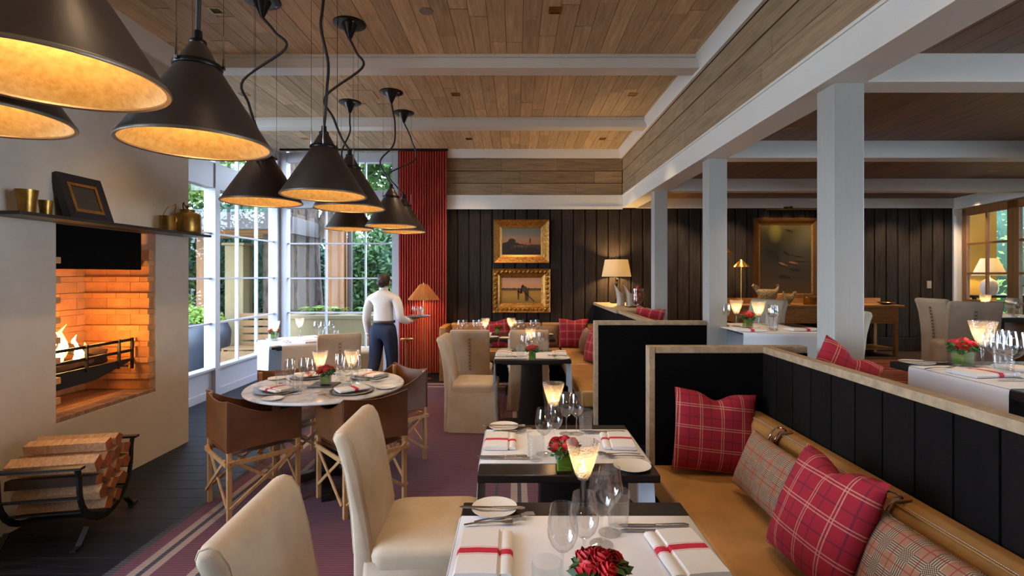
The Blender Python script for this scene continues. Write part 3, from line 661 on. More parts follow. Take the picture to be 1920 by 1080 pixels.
for i, (x, y, lb, cv) in enumerate(PEND):
    o = pends[i]
    o.location = (x, y, 2.11); o.rotation_euler = (0, 0, R(17 * i)); o['label'] = lb; o['group'] = 'cone pendant lamps'
    zt = ZC - .14 - 2.11
    pts = [(0, 0, .46), (cv[0][0] * .5, .0, .56), (cv[0][0], cv[0][1], .72), (cv[1][0], .02, .90), (cv[2][0], .0, 1.12), (cv[2][0] * .55, 0, 1.24), (0, 0, zt)]
    inv = Matrix.Rotation(-R(17 * i), 3, 'Z')
    MB().tube([inv @ p for p in catmull(pts, 6)], .0095, 8).ob('cable', 'cable', o, smooth=60)
    point('pendant_light', (x, y, 2.11 + .17), 5.0, (1, .68, .34), .03)

# ---------------------------------------------------------------- slip-covered dining chair (front = +x)
def make_slip_chair(lace, mat='linen'):
    t = thing('slipcovered_chair', 'chair', 'chair', (0, 0, 0))
    W = .225
    outer = [(-.255, .012), (-.250, .25), (-.250, .46), (-.262, .62), (-.285, .78), (-.318, .895), (-.332, .925), (-.325, .945), (-.303, .952), (-.275, .945), (-.252, .91), (-.225, .80), (-.195, .64), (-.172, .50), (-.165, .42), (-.165, .012)]
    st = [-W, -W + .004, -W + .014, -W + .032, -.1, 0, .1, W - .032, W - .014, W - .004, W]
    ins = [.020, .010, .003, 0, 0, 0, 0, 0, .003, .010, .020]
    loops = []
    cz = lambda p: p
    for y, d in zip(st, ins):
        lp = []
        for k, (x, z) in enumerate(outer):
            nx = x + (d if x < -.235 - .05 * max(0, (z - .5) / .45) else -d if z > .3 else 0) * (.8 if z > .05 else .3); nz = z - (d * 1.0 if z > .85 else 0)
            puff = .008 * math.cos(y / W * PI / 2) * (1 if .2 < z < .9 else 0) * (1 if k > 8 else -1)
            lp.append((nx + puff, y, nz))
        loops.append(lp)
    loft(loops).ob('back_cover', mat, t, smooth=50)
    for y in (-W + .008, W - .008):
        MB().tube(loops[2 if y < 0 else -3][2:14], .0028, 5).ob('piping', mat, t, smooth=60)
    # seat cushion
    ls = []
    for z, hx, hy, r in ((.40, .225, .235, .05), (.455, .232, .242, .06), (.48, .228, .238, .07), (.493, .21, .22, .08), (.50, .16, .17, .08), (.502, .08, .09, .06)):
        ls.append(rrect(.04, 0, hx, hy, r, 6, z))
    loft(ls).ob('seat_cover', mat, t, smooth=50)
    # skirt with corner pleats
    ls = []
    for z, g, wv in ((.43, 0, 0), (.40, .004, .001), (.25, .012, .004), (.10, .02, .007), (.012, .026, .010)):
        lp = rrect(.02, 0, .235 + g, .232 + g, .03, 5, z); n = len(lp); out = []
        for k, (x, y, zz) in enumerate(lp):
            a = math.atan2(y, x - .02); w = wv * math.sin(14 * a) + (-wv * 1.6 if abs(abs(y) - abs(x - .02)) < .02 else 0)
            out.append((x + w * math.cos(a), y + w * math.sin(a), zz))
        ls.append(out)
    loft(ls, True, False).ob('skirt', mat, t, smooth=50)
    if lace:
        for k in range(10):
            z = .50 + k * .038; tt = (z - .46) / .46; x = -.262 - .012 - .06 * max(0, tt) ** 1.6
            MB().bar((x, -.014, z - .012), (x - .003, .014, z + .012), .004, .004).bar((x, .014, z - .012), (x - .003, -.014, z + .012), .004, .004).ob('lace', 'lace_thread', t)
    return t
CH = 'slip-covered dining chairs'
plain = make_slip_chair(False); laced = make_slip_chair(True); pale = make_slip_chair(False, 'linen_pale')
USED = set()
def slip(proto, x, y, rz, label, z=0):
    o = proto if proto.name not in USED else copy_tree(proto)
    USED.add(proto.name); o.location = (x, y, z); o.rotation_euler = (0, 0, rz); o['label'] = label; o['group'] = CH; return o
slip(plain, -.42, 1.385, R(3), 'nearest beige slip-covered chair, only its curved back in view at the bottom')
slip(plain, -.41, 2.235, R(2), 'beige slip-covered chair drawn up to the second table, seat and back in view')
slip(plain, -.455, 5.22, R(-3), 'beige slip-covered chair at the left side of the small far table')
slip(laced, -.525, 6.02, R(90), 'beige slip-covered chair with laced back at the left banquette table')
slip(laced, .155, 6.02, R(90), 'beige slip-covered chair seen behind the candle of the small far table')
slip(laced, -2.02, 5.62, R(118), 'tan slip-covered chair with its back turned at the window table')
slip(pale, -2.2, 7.32, R(195), 'pale slip-covered chair beside the waiter at the window table')
slip(laced, 5.21, 5.92, R(0), 'tan laced slip-covered chair left of the far right table', RF)
slip(laced, 4.93, 5.52, R(66), 'tan slip-covered chair behind the goblet of the front right table', RF)
slip(pale, 2.62, 5.60, R(205), 'pale chair at the right end of the middle right table, beside the big column', RF)
slip(pale, 2.36, 3.98, R(190), 'pale chair just showing past the right edge of the big column', RF)

# ---------------------------------------------------------------- leather sling chair (front = +y)
def make_sling_chair():
    t = thing('sling_chair', 'chair', 'chair'); q = .215; s = .028
    for sx in (-1, 1):
        MB().box(sx * q - s / 2, -q - s / 2, 0, sx * q + s / 2, -q + s / 2, .755).ob('leg', 'beech', t, bev=.003)
        MB().box(sx * q - s / 2, q - s / 2, 0, sx * q + s / 2, q + s / 2, .65).ob('leg', 'beech', t, bev=.003)
    def rail(p, q_, nm='rail', w=.013, h=.03): MB().bar(p, q_, w, h).ob(nm, 'beech', t, bev=.002)
    e = q + .022
    for sx in (-1, 1):
        rail((sx * e, -q - .02, .376), (sx * e, q + .02, .376)); rail((sx * (e - .01), -q, .40), (sx * (e - .01), q, .09), 'brace', .011, .02); rail((sx * (e + .002), -q, .09), (sx * (e + .002), q, .40), 'brace', .011, .02)
    for sy in (-1, 1):
        rail((-q - .02, sy * e, .372), (q + .02, sy * e, .372)); rail((-q, sy * (e - .01), .40), (q, sy * (e - .01), .09), 'brace', .011, .02); rail((-q, sy * (e + .002), .09), (q, sy * (e + .002), .40), 'brace', .011, .02)
    for sx in (-1, 1):
        for sy in (-1, 1): MB().tube([(sx * (e + .012), sy * q, .376), (sx * (e - .03), sy * q, .376)], .006, 8).ob('peg', 'brass', t)
    o = q + s / 2 + .004
    def back(u, v):
        x = (u * 2 - 1) * o; zt = .77 - .03 * math.sin(PI * u); zb = .445 + .02 * math.sin(PI * u)
        return (x, -o + .02 * math.sin(PI * u) * math.sin(PI * v), zb + (zt - zb) * v)
    MB().grid(back, 12, 6).ob('back_sling', 'sling_leather', t, smooth=60, solid=.004)
    for sx in (-1, 1):
        def side(u, v, sx=sx):
            y = -o + u * (2 * o); zt = .77 - .10 * u - .055 * math.sin(PI * u); zb = .445 + .01 * math.sin(PI * u)
            return (sx * (o - .012 * math.sin(PI * u) * math.sin(PI * v)), y, zb + (zt - zb) * v)
        MB().grid(side, 14, 6).ob('arm_sling', 'sling_leather', t, smooth=60, solid=.004)
        MB().tube([(sx * (o + .003), -o + .012, .45), (sx * (o + .003), -o + .012, .765)], .0022, 5).ob('seam', 'lace_thread', t)
        MB().tube([side(k / 14, 1) for k in range(15)], .0042, 6).ob('binding', 'sling_leather', t, smooth=60)
    MB().tube([back(k / 12, 1) for k in range(13)], .0042, 6).ob('binding', 'sling_leather', t, smooth=60)
    MB().grid(lambda u, v: ((u * 2 - 1) * (q - .01), (v * 2 - 1) * (q - .01), .425 - .05 * math.sin(PI * u) * (.4 + .6 * math.sin(PI * v))), 10, 10).ob('seat_sling', 'sling_leather', t, smooth=60, solid=.004)
    return t
sl = make_sling_chair()
for i, (x, y, fx, fy, lb) in enumerate(((-1.815, 3.475, .70, .71, 'brown leather sling chair at the near left of the round table'), (-1.085, 3.525, -.68, .73, 'brown leather sling chair at the near right of the round table'),
                                        (-1.08, 4.25, -.655, -.756, 'brown leather sling chair at the far right of the round table, near the waiter'), (-1.83, 4.18, .68, -.73, 'brown leather sling chair at the far left of the round table'))):
    o = sl if i == 0 else copy_tree(sl)
    o.location = (x, y, .009); o.rotation_euler = (0, 0, math.atan2(fy, fx) - PI / 2); o['label'] = lb; o['group'] = 'leather sling chairs round the marble table'

# ---------------------------------------------------------------- tables and their runners
def make_table(x0, x1, y0, y1, label, z=0, top=.75, group='dark pedestal tables', rz=0):
    cx, cy = (x0 + x1) / 2, (y0 + y1) / 2; hx, hy = (x1 - x0) / 2, (y1 - y0) / 2
    t = thing('dining_table', label, 'table', (cx, cy, z), rz, group)
    MB().box(-hx, -hy, top - .034, hx, hy, top).ob('table_top', 'ebony_top', t, bev=.005)
    MB().box(-hx + .08, -hy + .08, top - .06, hx - .08, hy - .08, top - .034).ob('apron', 'ebony_top', t)
    loft([rrect(0, 0, .15, .10, .01, 2, .03), rrect(0, 0, .115, .08, .01, 2, .35), rrect(0, 0, .105, .075, .01, 2, top - .06)]).ob('pedestal', 'ebony_top', t, smooth=30)
    MB().box(-hx * .8, -hy * .72, 0, hx * .8, hy * .72, .03).ob('foot_plate', 'ebony_top', t, bev=.008)
    return t
def make_runner(cx, cy, hx, hw, top, drop0, drop1, rz, label, z=0, mat='white_cloth'):
    """cloth lying along local x over a top of half-length hx, hanging drop0 / drop1 at the ends"""
    pts = [(-hx - .010, top - drop0), (-hx - .008, top - drop0 * .5), (-hx - .006, top - .03), (-hx - .003, top - .006), (-hx + .006, top + .0025)]
    pts += [(-hx + .006 + (2 * hx - .012) * k / 8, top + .0025) for k in range(1, 8)]
    pts += [(hx - .006, top + .0025), (hx + .003, top - .006), (hx + .006, top - .03), (hx + .008, top - drop1 * .5), (hx + .010, top - drop1)]
    n = len(pts) - 1
    def f(u, v):
        k = min(n, int(round(u * n))); x, zz = pts[k]; hang = max(0, top - .03 - zz)
        return (x + (1 if x > 0 else -1) * .035 * hang * math.sin(v * 9 + 1) , (v * 2 - 1) * (hw + .02 * hang), zz)
    o = MB().grid(f, n, 14).ob('table_runner', mat, None, smooth=60, solid=.002, loc=(cx, cy, z), rot=(0, 0, rz))
    return tag(o, label, 'tablecloth', 'white table runners')
make_table(-.19, .60, 1.13, 1.83, 'dark square dining table nearest the viewer'); make_runner(.205, 1.48, .395, .24, .75, .36, .36, 0, 'white cloth runner on the nearest table')
make_table(-.16, .60, 2.075, 2.77, 'dark square dining table second from the viewer beside the leather bench'); make_runner(.22, 2.44, .38, .24, .75, .36, .36, 0, 'white cloth runner on the second table')
make_table(-.21, .54, 4.86, 5.52, 'small dark dining table before the far partition'); make_runner(.165, 5.17, .375, .22, .75, .36, .36, 0, 'white cloth runner on the small far table')
make_table(-.95, -.23, 6.42, 7.18, 'dark table at the left half of the back banquette'); make_runner(-.58, 6.8, .38, .24, .75, .36, .2, R(90), 'white cloth runner on the left banquette table')
make_table(-.21, .51, 6.42, 7.18, 'dark table at the right half of the back banquette'); make_runner(.15, 6.8, .38, .25, .75, .36, .2, R(90), 'white cloth runner on the right banquette table')
WTX, WTY, WTR = -2.72, 6.32, R(38)
make_table(WTX - .42, WTX + .42, WTY - .42, WTY + .42, 'dark table turned cornerwise at the window', rz=WTR); make_runner(WTX, WTY, .42, .33, .75, .42, .42, WTR, 'white cloth on the window table hanging towards the glass'); make_runner(WTX, WTY, .425, .31, .754, .42, .42, WTR + R(90), 'white cloth on the window table hanging towards the room')
make_table(2.08, 2.85, 2.0, 2.79, 'dark table at the front of the raised room beyond the oak-capped partition', RF); make_runner(2.465, 2.38, .385, .27, .75, .42, .3, 0, 'white cloth on the front table of the raised room', RF)
make_table(1.98, 2.75, 4.12, 4.98, 'dark table seen between the two nearer columns', RF); make_runner(2.2, 4.55, .43, .33, .75, .4, .3, R(90), 'white cloth on the table between the columns', RF)
make_table(5.2, 6.1, 5.6, 6.35, 'dark table at the far right by the french doors', RF); make_runner(5.65, 5.97, .45, .3, .75, .4, .3, 0, 'white cloth on the far right table', RF)
# round marble table
RTX, RTY, RTR = -1.43, 3.80, .57
t = thing('round_table', 'round white marble table on a dark pedestal', 'table', (RTX, RTY, 0))
MB().lathe([(0, .727), (RTR - .012, .727), (RTR, .734), (RTR + .001, .741), (RTR - .006, .75), (0, .75)], 72).ob('table_top', 'marble', t, smooth=40)
MB().lathe([(0, .725), (.30, .725), (.30, .70), (.09, .69), (.075, .4), (.09, .12), (0, .12)], 24).ob('pedestal', 'ebony_top', t, smooth=40)
for a in range(4): MB().bar((0, 0, .10), (.36 * math.cos(R(a * 90 + 20)), .36 * math.sin(R(a * 90 + 20)), .035), .07, .06).ob('foot', 'ebony_top', t, bev=.008)

# ---------------------------------------------------------------- partitions with oak caps
def partition(name, label, x0, x1, y0, y1, z0, top, cap=.038, over=.0, boards=None, end=None):
    t = thing(name, label, 'partition', ((x0 + x1) / 2, (y0 + y1) / 2, z0), kind=S); ox, oy, oz = t.location
    B = lambda a, b, c, d, e, f: (a - ox, b - oy, c - oz, d - ox, e - oy, f - oz)
    MB().box(*B(x0, y0, z0, x1, y1, top - cap)).ob('panel', 'black_board', t)
    MB().box(*B(x0 - over, y0 - over, top - cap, x1 + over, y1 + over, top)).ob('oak_cap', 'oak_cap', t, bev=.003)
    if boards == 'x':      # boards on the -x face
        y = y0 + .01
        while y < y1 - .02:
            y2 = min(y + .158, y1); piece('board', 'ebony', t, B(x0 - .012, y, z0, x0, y2 - .004, top - cap), .004); y = y2 + .004
    if boards == 'thin':
        y = y0
        while y < y1 - .02: piece('board', 'ebony', t, B(x0 - .012, y, z0, x0, y + .075, top - cap), .003); y += .088
    if end: MB().box(*B(x0 - .035, y0 - .004, z0, x0, y1, top)).ob('oak_post', 'oak_cap', t, bev=.003)
    return t
PT = 1.15
partition('partition_screen', 'black partition with oak cap behind the near banquette corner cushion', .83, 1.74, 2.99, 3.07, 0, PT, end=True)
partition('partition_screen', 'black boarded partition with oak cap running along the near banquette', 1.475, 1.535, .7, 2.99, 0, PT, over=.0, boards='x')
partition('partition_screen', 'black partition with oak cap between the two middle booths', .765, 1.77, 4.65, 4.73, 0, PT, end=True)
partition('partition_screen', 'black slatted partition with oak cap leading to the lamp counter', 1.28, 1.36, 4.73, 6.3, 0, 1.135, boards='thin')
ct = thing('lamp_counter', 'oak-topped service counter carrying the linen-shaded lamp', 'counter', (1.55, 7.2, 0))
MB().box(-.27, -.9, 0, .215, .88, 1.095).ob('body', 'black_board', ct); MB().box(-.30, -.95, 1.095, .22, .88, 1.135).ob('counter_top', 'oak_cap', ct, bev=.004)
for k in range(20): piece('slat', 'ebony', ct, (-.285, -.9 + k * .088, 0, -.27, -.9 + k * .088 + .075, 1.095), .003)

# ---------------------------------------------------------------- leather banquettes
def seat_block(parent, b, mat='tan_leather', bev=.03):
    return MB().box(*b).ob('seat_cushion', mat, parent, bev=bev, bseg=4, smooth=60)
bq = thing('banquette', 'tan leather banquette bench along the near boarded partition', 'bench', (1.1, 1.9, 0))
MB().box(-.26, -1.2, 0, .36, 1.07, .3).ob('base', 'ebony', bq)
seat_block(bq, (-.30, -1.2, .3, .28, 1.08, .455))
prof = [(.24, .44), (.222, .50), (.222, .66), (.228, .735), (.25, .765), (.30, .775), (.35, .77), (.362, .75), (.362, .44)]
MB().prism([(a, b) for a, b in prof], -1.2, 1.08, 'y').ob('back_roll', 'tan_leather', bq, bev=.008, smooth=50)
MB().tube([(.246, -1.2, .768), (.246, 1.07, .768)], .0028, 5).ob('welt', 'tan_leather', bq)
sm = MB()
for k in range(330): y = -1.19 + k * .0068; sm.box(.254, y, .7700, .2558, y + .0038, .7712)
o = sm.ob('stitching', 'white_cloth', bq); o['kind'] = 'stuff'
for y in (.65, -.11, -.87):
    st = MB().prism([(.215, .60), (.213, .735), (.24, .778), (.305, .785), (.305, .779), (.246, .770), (.2215, .733), (.222, .60)], y - .017, y + .017, 'y').ob('strap', 'strap_leather', bq, bev=.002)
    MB().tube(catmull([(.206, y - .024, .70), (.203, y - .026, .745), (.232, y - .026, .787), (.262, y - .026, .793), (.262, y + .026, .793), (.232, y + .026, .787), (.203, y + .026, .745), (.206, y + .024, .70), (.206, y - .024, .70)], 4), .0038, 6).ob('buckle', 'chrome', st, smooth=60)
    MB().bar((.205, y, .70), (.205, y, .762), .005, .004).ob('prong', 'chrome', st)
bb = thing('banquette', 'L-shaped tan leather banquette along the back wall under the paintings', 'bench', (.1, 7.6, 0))
MB().box(-1.2, -.14, 0, 1.15, .46, .3).box(.62, -2.85, 0, 1.15, -.14, .3).ob('base', 'ebony', bb)
for a, b in ((-1.16, -.55), (-.54, .08), (.09, .62)): seat_block(bb, (a, -.22, .3, b, .34, .46))
seat_block(bb, (.53, -.22, .3, 1.1, .34, .46)); seat_block(bb, (.53, -1.3, .3, 1.1, -.23, .46)); seat_block(bb, (.53, -2.78, .3, 1.1, -1.31, .46))
for a, b in ((-1.12, -.45), (-.44, .30), (.31, 1.02)): MB().box(a, .30, .44, b, .475, .815).ob('back_cushion', 'tan_leather', bb, bev=.025, bseg=3, smooth=60)
for a, b in ((-2.78, -1.4), (-1.39, .28)): MB().box(1.0, a, .44, 1.165, b, .815).ob('back_cushion', 'tan_leather', bb, bev=.025, bseg=3, smooth=60)
MB().box(-1.23, -.2, 0, -1.13, .47, .80).ob('end_panel', 'tan_leather', bb, bev=.012, smooth=60)
br = thing('banquette', 'tan leather banquette of the raised room behind the oak-capped partition', 'bench', (1.75, 1.9, RF))
MB().box(-.2, -1.2, 0, .2, .86, .3).ob('base', 'ebony', br); seat_block(br, (-.21, -1.2, .3, .28, .88, .455)); MB().box(-.21, -1.2, .44, -.11, .88, .74).ob('back_roll', 'tan_leather', br, bev=.02, smooth=60)
for y in (.55, -.1): MB().tube(catmull([(-.165, y - .05, .745), (-.155, y - .02, .772), (-.155, y + .03, .772), (-.165, y + .06, .745)], 4), .005, 6).ob('buckle', 'brass', br, smooth=60)

# ---------------------------------------------------------------- cushions
def pillow_mesh(name, w, h, t, mat, chop=0, seed=0):
    n = 22; rr = random.Random(seed); m = MB()
    def f(u, v, s):
        a, b = u * 2 - 1, v * 2 - 1
        e = (max(0, 1 - abs(a) ** 2.6) * max(0, 1 - abs(b) ** 2.6)) ** .5
        pin = 1 - .055 * (1 - abs(b) ** 2) * abs(a) ** 3; pinv = 1 - .055 * (1 - abs(a) ** 2) * abs(b) ** 3
        x, y = a * w / 2 * pin, b * h / 2 * pinv
        z = s * t / 2 * e * (1 + .10 * noise.noise(Vector((a * 1.6, b * 1.6, s * 3 + seed))))
        if chop and b > -.2:
            d = chop * ((b + .2) / 1.2) ** 2 * math.exp(-(a / .28) ** 2); y -= d * h; z *= 1 - d * 2.2
        return (x, y, z)
    m.grid(lambda u, v: f(u, v, 1), n, n); m.grid(lambda u, v: f(1 - u, v, -1), n, n)
    return m.mesh(name, mat, smooth=80, merge=.0008)
def cushion(label, mat, loc, xd, yd, w, h, t, chop=0, seed=0, grp='cushions on the banquettes'):
    o = link('cushion', pillow_mesh('cushion', w, h, t, mat, chop, seed)); basis(o, loc, xd, yd); return tag(o, label, 'cushion', grp)
cushion('red plaid cushion standing in the corner of the near banquette', 'red_plaid', (1.135, 2.865, .682), (1, -.03, -.10), (.06, .20, 1), .47, .46, .15, .09, 1)
cushion('brown glen-check cushion leaning on the near banquette roll left of the large red one', 'glen_plaid', (1.19, 2.36, .635), (.03, -1, -.02), (.38, 0, .92), .50, .30, .12, 0, 2)
cushion('large red plaid cushion tilted forward in the middle of the near banquette', 'red_plaid', (1.125, 1.85, .69), (.02, -1, .03), (.42, 0, .91), .45, .44, .16, .09, 3)
cushion('brown glen-check cushion at the bottom right corner of the view', 'glen_plaid', (1.18, 1.43, .625), (.04, -1, .0), (.40, 0, .92), .54, .36, .14, 0, 4)
cushion('red plaid cushion propped against the nearest white column', 'red_plaid', (1.735, 2.665, 1.03), (.85, -.2, -.52), (.52, .18, .85), .33, .34, .14, .12, 5)
cushion('red plaid cushion at the right end of the back banquette', 'red_plaid', (.89, 7.72, .68), (1, -.10, 0), (.10, .22, 1), .46, .45, .16, .04, 6)
cushion('red plaid cushion on the side banquette half hidden by the middle partition', 'red_plaid', (1.02, 6.35, .68), (-.35, 1, 0), (.30, 0, 1), .46, .45, .16, .03, 7)
cushion('grey glen-check cushion in the corner of the L-shaped banquette', 'glen_plaid', (1.0, 7.2, .64), (0, 1, 0), (.3, 0, 1), .44, .34, .14, 0, 8)
cushion('red plaid cushion behind the glasses of the left banquette table', 'red_plaid', (-.30, 7.72, .67), (1, 0, .1), (-.1, .22, 1), .46, .44, .16, .05, 9)
cushion('grey glen-check cushion on the back banquette beside the right table', 'glen_plaid', (.42, 7.76, .63), (1, 0, 0), (0, .22, 1), .5, .34, .14, 0, 10)
cushion('dark red cushion peeping over the slatted partition by the far column', 'red_plaid', (1.56, 5.9, 1.03), (.8, -.6, -.1), (.2, .2, 1), .36, .34, .14, .06, 11)
# ---------------------------------------------------------------- tableware
REG = []   # (object, what it looks like, where it stands): labels with an ordinal are written at the end
def reg(o, base, place, cat, group): REG.append((o, base, place)); o['category'] = cat; o['group'] = group; return o
def shell(prof, th=.0011):
    inner = [(max(r - th, 0.0), z) for r, z in reversed(prof)]
    return prof + inner
def rim_close(p): return p
WG_OUT = [(.0075, .088), (.018, .094), (.031, .108), (.0395, .128), (.0415, .145), (.039, .172), (.0335, .205), (.0325, .212)]
def wine_parts():
    prof = [(0, .0865)] + WG_OUT + [(r - .0012, z) for r, z in reversed(WG_OUT)] + [(0, .0895)]
    bowl = MB().lathe(prof, 28).mesh('bowl', 'clear_glass', smooth=60)
    stem = MB().lathe([(0, .006), (.006, .006), (.0042, .012), (.0036, .03), (.0036, .07), (.0055, .084), (.0075, .088), (0, .088)], 12).mesh('stem', 'clear_glass', smooth=60)
    foot = MB().lathe([(0, 0), (.036, 0), (.0365, .0015), (.02, .004), (.006, .007), (0, .007)], 28).mesh('foot', 'clear_glass', smooth=50)
    return bowl, stem, foot
WG = wine_parts()
WG1 = MB().lathe([(0, 0), (.036, 0), (.0365, .0015), (.02, .004), (.006, .007), (.0036, .03), (.0036, .07), (.0075, .088)] + WG_OUT[1:] + [(r - .0012, z) for r, z in reversed(WG_OUT)] + [(0, .0895)], 20).mesh('wine_glass', 'clear_glass', smooth=60)
def wine(x, y, z, place, k=1.0, parts=True):
    if parts:
        o = bpy.data.objects.new('wine_glass', None); COL.objects.link(o); o.empty_display_size = .05
        for nm, me in zip(('bowl', 'stem', 'foot'), WG): link(nm, me, o)
    else: o = link('wine_glass', WG1)
    o.location = (x, y, z); o.scale = (k, k, k)
    return reg(o, 'clear stemmed wine glass', place, 'wine glass', 'wine glasses on ' + place)
tp = [(.0, .0), (.030, 0)]
for i in range(9): z = .006 + i * .0122; r = .0315 + .0058 * i / 8; tp += [(r, z), (r + .0016, z + .006), (r, z + .0118)]
tp += [(.0375, .1195), (.0362, .1195), (.030, .012), (0, .012)]
TM = MB().lathe(tp, 26).mesh('tumbler', 'rib_glass', smooth=40)
def tumbler(x, y, z, place, k=1.0): o = link('tumbler', TM, None, (x, y, z), scale=(k, k, k)); return reg(o, 'clear ribbed water tumbler', place, 'tumbler', 'tumblers on ' + place)
# candle goblet: cut-glass cone on a stem with a small candle
gp = [(.008, .104), (.020, .112), (.030, .135), (.040, .165), (.050, .20), (.059, .238), (.060, .241)]
GB = MB().lathe([(0, .102)] + gp + [(r - .0016, z) for r, z in reversed(gp[1:])] + [(0, .116)], 32).mesh('cut_bowl', 'cut_glass', smooth=50)
GS = MB().lathe([(0, 0), (.040, 0), (.041, .002), (.022, .006), (.008, .012), (.0065, .03), (.0065, .07), (.009, .085), (.0075, .095), (.010, .104), (0, .104)], 24).mesh('stem', 'clear_glass', smooth=50)
GC = MB().lathe([(0, .118), (.0175, .118), (.0175, .142), (.015, .144), (0, .1425)], 16).mesh('candle', 'wax', smooth=40)
GF = MB().lathe([(0, .145), (.004, .149), (.0055, .156), (.004, .166), (.0016, .175), (0, .180)], 10).mesh('candle_flame', 'flame', smooth=60)
def candle(x, y, z, place, power=.9):
    o = bpy.data.objects.new('candle_goblet', None); COL.objects.link(o); o.empty_display_size = .05; o.location = (x, y, z)
    link('cut_bowl', GB, o); link('stem', GS, o); c = link('candle', GC, o); link('candle_flame', GF, c)
    point('candle_light', (x, y, z + .19), power, (1, .55, .22), .012)
    return reg(o, 'lit cut-glass candle goblet', place, 'candle holder', 'candle goblets on ' + place)
# rose posy in a square glass vase
def rose_mesh():
    m = MB()
    for ring, (n, r0, h0, tilt, w) in enumerate(((3, .004, .016, .15, .012), (4, .009, .014, .45, .016), (5, .014, .010, .8, .019), (6, .019, .004, 1.15, .02))):
        for k in range(n):
            a = 2 * PI * k / n + ring * .7; c, s_ = math.cos(a), math.sin(a)
            def f(u, v):
                b = (u - .5) * 1.5; rad = r0 + v * .014 * math.sin(tilt) + .002 * math.sin(PI * v); zz = -.006 + v * (h0 + .02) * math.cos(tilt * .8) + .004 * math.cos(b * 2)
                px = rad * math.cos(b * .8) ; py = rad * math.sin(b * .8) * 1.0 + (u - .5) * w * .6
                return (px * c - py * s_, px * s_ + py * c, zz)
            m.grid(f, 4, 4)
    return m.mesh('rose', 'rose_red', smooth=70, solid=.0006)
RM = rose_mesh()
def leaf_clump(n, r, seed, size=.02):
    q = random.Random(seed); m = MB()
    for _ in range(n):
        a = q.uniform(0, 2 * PI); e = q.uniform(-.3, .9); d = Vector((math.cos(a) * math.cos(e), math.sin(a) * math.cos(e), math.sin(e))); p = d * r * q.uniform(.6, 1.1)
        u = d.orthogonal().normalized(); w = d.cross(u); tt = q.uniform(0, 6.3); u, w = u * math.cos(tt) + w * math.sin(tt), w * math.cos(tt) - u * math.sin(tt)
        s = size * q.uniform(.6, 1.2); L = (d * .6 + u).normalized() * s; N = w * s * .33
        m.add([p, p + L * .5 + N, p + L, p + L * .5 - N], [(0, 1, 2, 3)])
    return m
LC = leaf_clump(110, .034, 5, .026).mesh('leaf_sprays', 'leaf', solid=.0005)
VG = MB().box(-.036, -.036, 0, .036, .036, .004).box(-.036, -.036, .004, -.033, .036, .085).box(.033, -.036, .004, .036, .036, .085).box(-.033, -.036, .004, .033, -.033, .085).box(-.033, .033, .004, .033, .036, .085).mesh('vase', 'clear_glass')
VL = loft([rrect(0, 0, .0315, .0315, .006, 3, .012), rrect(0, 0, .0315, .0315, .006, 3, .075)]).mesh('leaf_wrap', 'leaf_wrap', smooth=40)
def posy(x, y, z, place, seed=0, rz=0):
    o = bpy.data.objects.new('rose_vase', None); COL.objects.link(o); o.empty_display_size = .05; o.location = (x, y, z); o.rotation_euler = (0, 0, rz)
    link('vase', VG, o); link('leaf_wrap', VL, o); q = random.Random(seed)
    for (a, b, c) in ((.004, -.002, .120), (.034, .010, .108), (-.032, .014, .110), (.012, -.034, .106), (-.002, .036, .104), (-.030, -.024, .102)):
        link('rose', RM, o, (a, b, c), (q.uniform(-.2, .2) - b * 14, q.uniform(-.2, .2) + a * 14, q.uniform(0, 6)), scale=(.95,) * 3)
    l = link('leaf_sprays', LC, o, (0, 0, .093), (0, 0, seed), scale=(1.55, 1.55, 1.05)); l['kind'] = 'stuff'
    return reg(o, 'square glass vase of red roses', place, 'flower vase', 'rose vases on ' + place)
# napkins, cutlery, plates
def napkin_mesh():
    m = MB(); ls = []
    def fold(x0, x1, h, y0, y1):
        loops = []
        for y in (y0, y0 + .006, (y0 + y1) / 2, y1 - .006, y1):
            e = .002 if y in (y0, y1) else 0
            loops.append([(x0 + e, y, .001), (x0 - .004 + e, y, h * .5), (x0 + .003, y, h - e), ((x0 + x1) / 2, y, h * 1.08 - e), (x1 - .003, y, h - e), (x1 + .004 - e, y, h * .5), (x1 - e, y, .001)])
        q = loft(loops); m.add(q.v, q.f)
    fold(-.078, .040, .020, -.12, .12); fold(.046, .078, .016, -.115, .115); return m.mesh('napkin', 'napkin', smooth=50)
NM = napkin_mesh()
def napkin(x, y, z, rz, place, k=1.0): o = link('napkin', NM, None, (x, y, z), (0, 0, rz), (k, k, k)); return reg(o, 'folded red-striped white napkin', place, 'napkin', 'striped napkins on ' + place)
KB = MB().prism([(.0, -.007), (.10, -.009), (.118, -.002), (.105, .006), (0, .006)], .003, .0048, 'z').mesh('blade', 'steel')
KH = loft([rrect(0, 0, .0045, .0032, .002, 2, 0), rrect(0, 0, .006, .004, .002, 2, .05), rrect(0, 0, .0075, .0045, .002, 2, .10), rrect(0, 0, .004, .003, .002, 2, .112)])
KH.v = [(-z, x, y + .0045) for x, y, z in KH.v]; KHm = KH.mesh('handle', 'steel', smooth=50)
def knife(x, y, z, rz, place):
    o = bpy.data.objects.new('table_knife', None); COL.objects.link(o); o.empty_display_size = .03; o.location = (x, y, z); o.rotation_euler = (0, 0, rz)
    link('blade', KB, o); link('handle', KHm, o); return reg(o, 'silver table knife', place, 'knife', 'knives on ' + place)
fk = MB()
def fpath(u): return (-.10 + .16 * u, 0, .004 + .006 * math.sin(PI * min(1, u * 1.1)) + .008 * max(0, u - .7))
FP = [(0, .0045), (.15, .005), (.3, .0035), (.55, .0026), (.75, .003), (.86, .010), (1, .0115)]
ls = []
